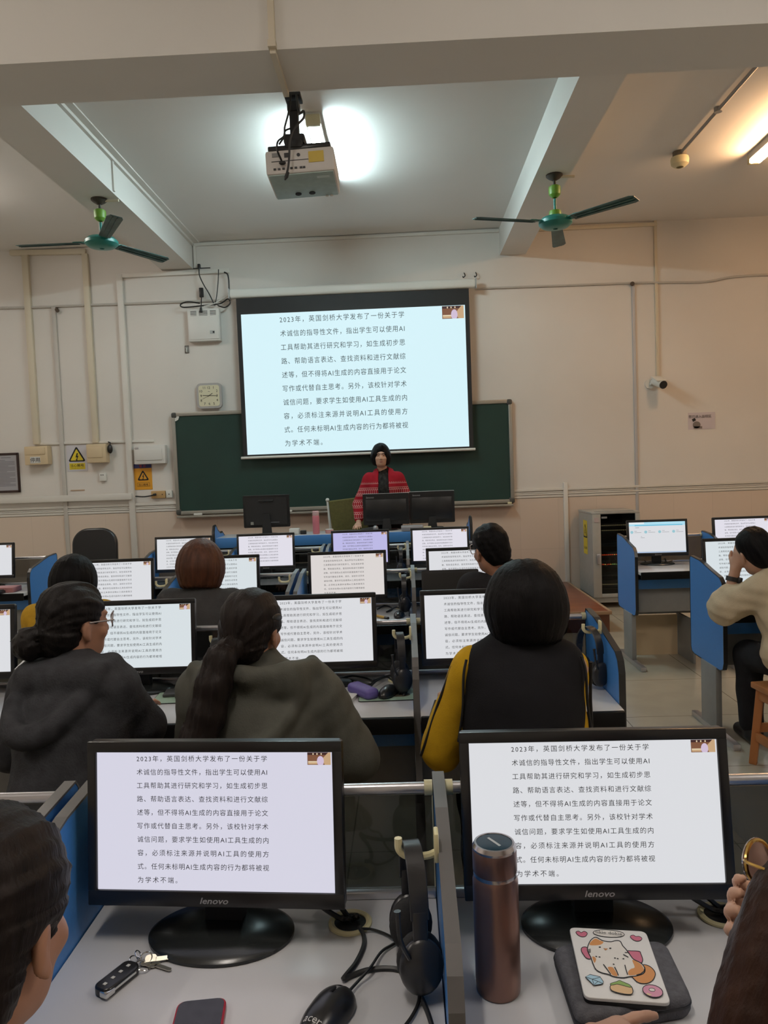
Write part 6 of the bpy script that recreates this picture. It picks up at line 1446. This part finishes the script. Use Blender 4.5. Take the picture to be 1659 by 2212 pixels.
# ---- thermos flask
q = D_(1079, 2148, DZ)
t = thing('thermos_flask', 'tall copper-brown thermos flask with a dark glass lid on the near desk', 'flask', (q.x, q.y+0.012, DZ+0.0006), (0, 0, 0.15))
m_cop = mat('copper_paint', (0.27, 0.155, 0.125), 0.32, metal=0.75, bump=0.03, bscale=600); m_copd = mat('copper_dark', (0.19, 0.115, 0.105), 0.35, metal=0.75)
MB().lathe([(0.034, 0), (0.0355, 0.003), (0.0365, 0.02), (0.0365, 0.185), (0.034, 0.193)], n=48).build('flask_body', m_cop, t)
MB().lathe([(0.0345, 0.193), (0.0348, 0.196), (0.0345, 0.199)], n=48).build('neck_ring', mat('ring_silver', (0.5, 0.47, 0.48), 0.25, metal=1.0), t)
MB().lathe([(0.0345, 0.199), (0.0355, 0.202), (0.0355, 0.232), (0.0345, 0.236)], n=48).build('cap', m_copd, t)
MB().lathe([(0.0345, 0.236), (0.0352, 0.240), (0.032, 0.246), (0.029, 0.2462), (0.0285, 0.2445)], n=48).build('rim', MATS['ring_silver'], t)
ld = MB().lathe([(0.0288, 0.2446), (0.0286, 0.2452), (0.0, 0.2454)], n=48).build('lid_display', mat('lid_glass', (0.006, 0.03, 0.05), 0.12, spec=0.25), t)
flat('lid_mark', [(seg((-0.006, 0.016), (0.006, -0.014), 0.0045), mat('lid_white', (0.45, 0.5, 0.52), 0.4), 0)], ld, (0, 0, 0.2457), (0, 0, 0))
# ---- grey pouch and the sticker case on it
ZP = DZ+0.034
co = [PZ(x, y, ZP-0.012) for x, y in ((1192, 2054), (1438, 2043), (1500, 2172), (1246, 2216))]
def round_quad(c, r=0.022, n=6):
    out = []
    for i in range(4):
        p, a_, b2 = c[i], c[i-1], c[(i+1) % 4]
        u, v = (a_-p).normalized(), (b2-p).normalized()
        p0, p1 = p+u*r, p+v*r
        for k in range(n+1):
            s_ = k/n; out.append(p0*(1-s_)**2+p*2*s_*(1-s_)+p1*s_*s_)
    return out
cen = sum(co, Vector())/4
t = thing('zip_pouch', 'grey fabric zip pouch under the white sticker case', 'pouch', (cen.x, cen.y, DZ+0.0006))
loc = [Vector((v.x-cen.x, v.y-cen.y, 0)) for v in co]
m_felt = mat('pouch_grey', (0.10, 0.10, 0.112), 0.9, var=0.2, vscale=90, bump=0.5, bscale=350)
b = MB(); rings = []
for z, k in ((0.0, 0.93), (0.003, 0.97), (0.010, 1.0), (0.016, 1.0), (0.019, 0.985), (0.022, 1.0), (0.028, 0.985), (0.033, 0.94), (0.034, 0.85)):
    rings.append([b.bm.verts.new((v.x*k, v.y*k, z)) for v in round_quad(loc)])
for A, B in zip(rings, rings[1:]):
    for i in range(len(A)): b.bm.faces.new((A[i], A[(i+1) % len(A)], B[(i+1) % len(A)], B[i]))
b.bm.faces.new(list(reversed(rings[0]))); b.bm.faces.new(rings[-1])
b.build('pouch_body', m_felt, t, angle=60)
MB().tube([Vector((v.x*0.992, v.y*0.992, 0.019)) for v in round_quad(loc)], 0.0022, n=6, closed=True).build('zip', mat('zip_dark', (0.03, 0.03, 0.033), 0.5), t)
ZK = ZP+0.0125
kc = [PZ(x, y, ZK) for x, y in ((1229, 2002), (1395, 2011), (1450, 2167), (1262, 2153))]
kcen = sum(kc, Vector())/4
t = thing('sticker_case', 'thin white rounded case with cat stickers lying on the grey pouch', 'case', (kcen.x, kcen.y, ZP+0.0005))
kl = [Vector((v.x-kcen.x, v.y-kcen.y, 0)) for v in kc]
rq = round_quad(kl, 0.012)
MB().prism([(v.x*0.99, v.y*0.99) for v in reversed(rq)], 0.006).build('dark_base', m_blackm, t)
MB().prism([(v.x, v.y) for v in reversed(rq)], 0.0055, T(0, 0, 0.006)).build('white_cover', mat('cover_white', (0.74, 0.73, 0.71), 0.35), t, bevel=0.001)
def K(pts):
    """sticker outlines read off a 1659x1203 enlargement of the photograph's region 1180..1500 x 1980..2212"""
    out = []
    for x, y in pts:
        v = PZ(1180+x/5.184, 1980+y/5.184, ZK); out.append((v.x-kcen.x, v.y-kcen.y))
    return out
def spl(pts, n=5):
    """closed smooth outline"""
    P_ = [Vector(p) for p in pts]; m = len(P_); out = []
    for i in range(m):
        a_, b2, c2, d2 = P_[i-1], P_[i], P_[(i+1) % m], P_[(i+2) % m]
        for k in range(n):
            s_ = k/n; out.append(tuple(0.5*((2*b2)+(c2-a_)*s_+(2*a_-5*b2+4*c2-d2)*s_*s_+(3*b2-a_-3*c2+d2)*s_**3)))
    return out
c_or = mat('sticker_orange', (0.62, 0.27, 0.08), 0.5); c_wh = mat('sticker_cream', (0.74, 0.71, 0.66), 0.5); c_pk = mat('sticker_pink', (0.58, 0.16, 0.24), 0.5); c_lp = mat('sticker_rose', (0.66, 0.30, 0.42), 0.5)
c_bl = mat('sticker_blue', (0.36, 0.56, 0.68), 0.5); c_gr = mat('sticker_green', (0.25, 0.40, 0.10), 0.5); c_tn = mat('sticker_tan', (0.68, 0.46, 0.24), 0.5)
shapes = []; Z0 = [0.0]
def fill(pts, m, outline=9.0, smooth=True):
    q = spl(pts) if smooth else pts
    if outline:
        cx_ = sum(p[0] for p in q)/len(q); cy_ = sum(p[1] for p in q)/len(q); out = []
        for i, p in enumerate(q):
            tx_, ty_ = q[(i+1) % len(q)][0]-q[i-1][0], q[(i+1) % len(q)][1]-q[i-1][1]; l_ = math.hypot(tx_, ty_) or 1
            out.append((p, (ty_/l_, -tx_/l_)))
        area = sum(q[i-1][0]*q[i][1]-q[i][0]*q[i-1][1] for i in range(len(q)))
        sg_ = 1 if area > 0 else -1
        Z0[0] += 0.00005; shapes.append((K([(p[0]+n_[0]*outline*sg_, p[1]+n_[1]*outline*sg_) for p, n_ in out]), m_ink, Z0[0]))
    Z0[0] += 0.00005; shapes.append((K(q), m, Z0[0]))
def stroke(pts, w_=11):
    for a_, b2 in zip(pts, pts[1:]):
        Z0[0] += 0.000004; shapes.append((K(seg(a_, b2, w_)), m_ink, Z0[0]))
def oval(cx_, cy_, rx, ry, m, a_=0.15, outline=9): fill(circ(cx_, cy_, rx, ry, 18, a_), m, outline, False)
fill([(335, 175), (362, 165), (390, 180), (425, 168), (455, 185), (440, 215), (400, 222), (360, 205)], c_pk, 7)
fill([(945, 220), (975, 210), (1000, 225), (1040, 225), (1068, 245), (1045, 268), (1000, 268), (960, 245)], c_pk, 7)
oval(700, 190, 172, 36, c_wh, 0.07, 8)
fill([(400, 355), (435, 345), (470, 365), (480, 410), (502, 440), (490, 470), (450, 460), (425, 430), (400, 390)], c_pk)
fill([(905, 395), (960, 390), (1040, 395), (1055, 420), (1075, 480), (1060, 520), (1020, 500), (960, 460)], c_pk)
fill([(1075, 548), (1150, 560), (1205, 610), (1215, 660), (1180, 720), (1110, 748), (1030, 735), (980, 690), (960, 655), (1010, 610)], c_or)
fill([(505, 460), (475, 400), (468, 350), (500, 275), (550, 240), (600, 262), (640, 280), (720, 290), (780, 278), (825, 285), (850, 330), (890, 375), (930, 430), (975, 485), (1060, 530), (1100, 590), (1085, 635), (1010, 662), (930, 670), (860, 682), (760, 670), (700, 645), (620, 625), (560, 590), (530, 530)], c_wh, 11)
fill([(485, 320), (505, 280), (550, 250), (595, 268), (640, 288), (615, 315), (560, 325)], c_or, 0)
fill([(515, 455), (540, 455), (558, 480), (545, 520), (532, 510)], c_or, 0)
fill([(690, 572), (740, 570), (765, 600), (795, 650), (790, 672), (745, 660), (715, 625)], c_or, 0)
fill([(965, 490), (1050, 530), (1092, 590), (1078, 632), (1010, 655), (930, 660), (918, 620), (950, 590), (990, 570)], c_or, 0)
for ax_ in ((600, 347), (717, 360)): oval(ax_[0], ax_[1], 13, 8, m_ink, 0, 0)
fill([(640, 362), (690, 366), (665, 382)], c_or, 3, False)
for dx_ in ((560, 452), (597, 458), (770, 470), (800, 477), (865, 478), (755, 540)): oval(dx_[0], dx_[1], 11, 6, m_ink, 0.2, 0)
stroke([(640, 542), (680, 595), (722, 655)]); stroke([(765, 572), (790, 620), (808, 668)]); stroke([(880, 548), (893, 600), (912, 660)]); stroke([(1105, 575), (1095, 620), (1055, 650), (1010, 662)])
for y_ in (372, 388, 404): stroke([(468, y_+4), (498, y_)], 7)
stroke([(880, 408), (930, 410)], 7); stroke([(862, 430), (920, 462)], 8)
fill([(440, 682), (490, 660), (600, 685), (635, 735), (632, 760), (535, 775)], c_bl, 7, False)
stroke([(440, 684), (515, 710), (600, 690)], 6); stroke([(515, 710), (535, 772)], 6); stroke([(515, 710), (580, 735), (632, 758)], 6); stroke([(580, 735), (540, 770)], 5)
fill([(735, 775), (830, 758), (935, 785), (965, 835), (950, 875), (860, 870), (760, 845), (722, 815)], c_tn)
fill([(722, 762), (790, 740), (820, 728), (850, 740), (930, 775), (945, 800), (880, 785), (800, 765), (735, 775)], c_gr, 6)
oval(1192, 845, 112, 62, c_lp, 0.25); oval(1185, 832, 32, 15, c_wh, 0.15, 6); fill([(1125, 865), (1160, 880), (1185, 885), (1165, 895), (1130, 885)], mat('sticker_yellow2', (0.7, 0.6, 0.3), 0.5), 0, False)
flat('stickers', shapes, t, (0, 0, 0.0118), (0, 0, 0))
a, b_ = PZ(1180+560/5.184, 1980+180/5.184, ZK), PZ(1180+840/5.184, 1980+205/5.184, ZK); m_ = (a+b_)/2
lettering('sticker_text', 'okie dokie', 0.0105, m_ink, t, (m_.x-kcen.x, m_.y-kcen.y, 0.0118+Z0[0]+0.0002), (0, 0, math.atan2(b_.y-a.y, b_.x-a.x)), width=None)
# ---- second row desk
q = PZ(784, 1492, DZ+0.02); t = thing('spectacle_case', 'purple hard spectacle case on the second-row desk', 'spectacle case', (q.x, q.y, DZ), (0, 0, -0.95))
sdf_obj('case_body', U(rbox((0, 0, 0.021), (0.075, 0.030, 0.020), 0.017)) + S(rbox((0, 0, 0.024), (0.09, 0.05, 0.0008), 0.0004), 0.001), 0.003, mat('case_purple', (0.13, 0.10, 0.33), 0.45, var=0.05), t)
t = thing('mouse_pad', 'pale green mouse pad with a reddish picture under the second-row mouse', 'mouse pad', (PZ(842, 1502, DZ).x-0.012, PZ(842, 1502, DZ).y, DZ), (0, 0, 0.03))
MB().prism(rrect(0.21, 0.15, 0.012), 0.003, T(0, 0, 0.0004)).build('rubber_base', m_blackm, t)
flat('printed_top', [(rrect(0.206, 0.146, 0.011), mat('pad_green', (0.36, 0.50, 0.38), 0.45), 0), (circ(0.02, 0.01, 0.035, 0.03), mat('pad_red', (0.40, 0.12, 0.14), 0.5), 0.0002), (circ(0.05, -0.01, 0.04, 0.025), mat('pad_brown', (0.12, 0.10, 0.07), 0.5), 0.0003), (circ(-0.05, 0.03, 0.04, 0.03), mat('pad_teal', (0.25, 0.42, 0.42), 0.5), 0.0002)], t, (0, 0, 0.0036), (0, 0, 0))
mouse('black mouse beside the purple spectacle case', 838, 1494, -18, 1.0, zz=DZ+0.004)
q = PZ(752, 1518, DZ); t = thing('notebook', 'white notebook beside the sleeve of the olive jacket', 'notebook', (q.x-0.055, q.y-0.01, DZ+0.0006), (0, 0, -0.25))
MB().box((0, 0, 0.007), (0.13, 0.18, 0.012)).build('pages', m_white, t); MB().box((0, 0, 0.0140), (0.134, 0.184, 0.0015)).build('cover', mat('cover_pale', (0.66, 0.66, 0.62), 0.5), t)
rs = random.Random(5)
def tangle(label, pts, r=0.0035): return cable(label, [PZ(x, y, DZ+z) for x, y, z in pts], r)
tangle('thick black cable across the second-row desk behind the purple case', [(735, 1466, .012), (760, 1460, .012), (790, 1464, .008), (806, 1470, .008), (830, 1462, .008), (858, 1456, .006)], 0.0045)
tangle('looped black cable under the second-row headset', [(800, 1484, .012), (815, 1470, .02), (838, 1463, .012), (862, 1486, .006), (872, 1502, .006), (880, 1490, .012), (874, 1482, .012), (862, 1490, .010), (864, 1498, .008)], 0.0032)
tangle('black cable from the middle monitor to the grommet of the second row', [(708, 1468, .006), (740, 1466, .008), (780, 1472, .012), (800, 1478, .006), (808, 1468, .006)], 0.004)
q = PZ(368, 1508, DZ); t = thing('mouse_pad', 'green mouse pad between the grey hoodie and the olive jacket', 'mouse pad', (q.x+0.04, q.y, DZ), (0, 0, 0.05))
MB().prism(rrect(0.2, 0.15, 0.012), 0.003, T(0, 0, 0.0004)).build('rubber_base', m_blackm, t); flat('printed_top', [(rrect(0.196, 0.146, 0.011), mat('pad_green', (0.3, 0.4, 0.3), 0.5), 0)], t, (0, 0, 0.0036), (0, 0, 0))
q = PZ(372, 1500, DZ); t = thing('wallet', 'flat dark wallet lying on the green mouse pad', 'wallet', (q.x+0.03, q.y-0.01, DZ+0.0042), (0, 0, 0.1)); MB().box((0, 0, 0.006), (0.11, 0.08, 0.012), bev=0.003).build('leather', mat('dark_leather', (0.05, 0.05, 0.05), 0.5), t)
mouse('black mouse half hidden by the olive jacket', 400, 1494, -10, 1.0, zz=DZ+0.004)
tangle('black cables lying right of the grey hoodie on the second-row desk', [(325, 1470, .008), (345, 1472, .008), (372, 1480, .006), (385, 1478, .012), (410, 1462, .006), (430, 1455, .006)], 0.004)
# ---- third row desk
t = mouse('black mouse on the third-row desk beside the yellow marker', 862, 1328, -5)
q = PZ(826, 1333, DZ+0.008); t = thing('marker_pen', 'yellow marker pen with a dark cap on the third-row desk', 'pen', (q.x, q.y, DZ+0.0086), (0, 0, -0.9))
MB().cyl((-0.05, 0, 0), (0.025, 0, 0), 0.008, n=14).build('barrel', mat('marker_yellow', (0.5, 0.3, 0.04), 0.4), t); MB().cyl((0.025, 0, 0), (0.055, 0, 0), 0.0085, n=14).build('cap', m_black, t)
tangle('tangle of black cables behind the third-row mouse', [(815, 1316, .008), (832, 1308, .010), (848, 1315, .008), (835, 1322, .006), (855, 1312, .012), (870, 1316, .008), (882, 1320, .006)], 0.0045)
tangle('thin black cable from the third-row mouse under the headset', [(862, 1320, .012), (868, 1312, .018), (876, 1309, .018), (884, 1316, .01), (884, 1330, .006)], 0.003)
# laptop
a, b_ = PY(906, 1240, 4.46), PY(1028, 1236, 4.46)
lx = (a.x+b_.x)/2+0.012; lw = 0.335
t = thing('laptop', 'open dark laptop standing in front of the third-row monitor beside the man', 'laptop', (lx, 4.30, DZ))
MB().prism(rrect(lw, 0.225, 0.01), 0.016, T(0, 0, 0.0005)).build('keyboard_base', mat('laptop_dark', (0.02, 0.02, 0.022), 0.4), t)
o = MB().prism(rrect(lw, 0.235, 0.01), 0.008, RX90).build('lid', mat('laptop_dark', (0.02, 0.02, 0.022), 0.4), t); o.matrix_local = T(0, 0.118, 0.135) @ Matrix.Rotation(math.radians(-12), 4, 'X')
s_ = MB().prism(rrect(lw-0.02, 0.2, 0.004), 0.0008, T(0, -0.008, 0) @ RX90).build('dark_display', mat('laptop_display', (0.012, 0.012, 0.012), 0.35), o)
# ---- far left desk across the aisle
q = PZ(12, 1280, DZ); t = MB().box((0, 0, 0.02), (0.2, 0.14, 0.04), bev=0.004).build('book', mat('book_pink', (0.45, 0.20, 0.20), 0.6)); t.location = (q.x-0.03, q.y+0.05, DZ+0.0006); tag(t, 'pinkish book on the desk across the left aisle', 'book')
t = thing('keyboard', 'black keyboard at the left edge of the photo on the farthest desk', 'keyboard', (q.x-0.2, ROWS[3]-0.54, DZ+0.0006)); MB().box((0, 0, 0.011), (0.42, 0.14, 0.02), bev=0.004).build('keyboard_case', m_black, t)
b = MB()
for r_ in range(5):
    for k in range(15): b.box((-0.19+k*0.027, -0.05+r_*0.025, 0.024), (0.022, 0.02, 0.008))
kk = b.build('keys', mat('key_black', (0.025, 0.025, 0.025), 0.5), t); kk['kind'] = 'stuff'
tangle_ = cable('black cables behind the plain page monitor across the right aisle', [PY(1392, 1210, 6.26), PY(1400, 1218, 6.25), PY(1412, 1212, 6.27)], 0.005)
cable('second thin black cable right of the plain page monitor', [PY(1436, 1206, 6.25), PY(1440, 1214, 6.24), PY(1452, 1211, 6.25)], 0.006)
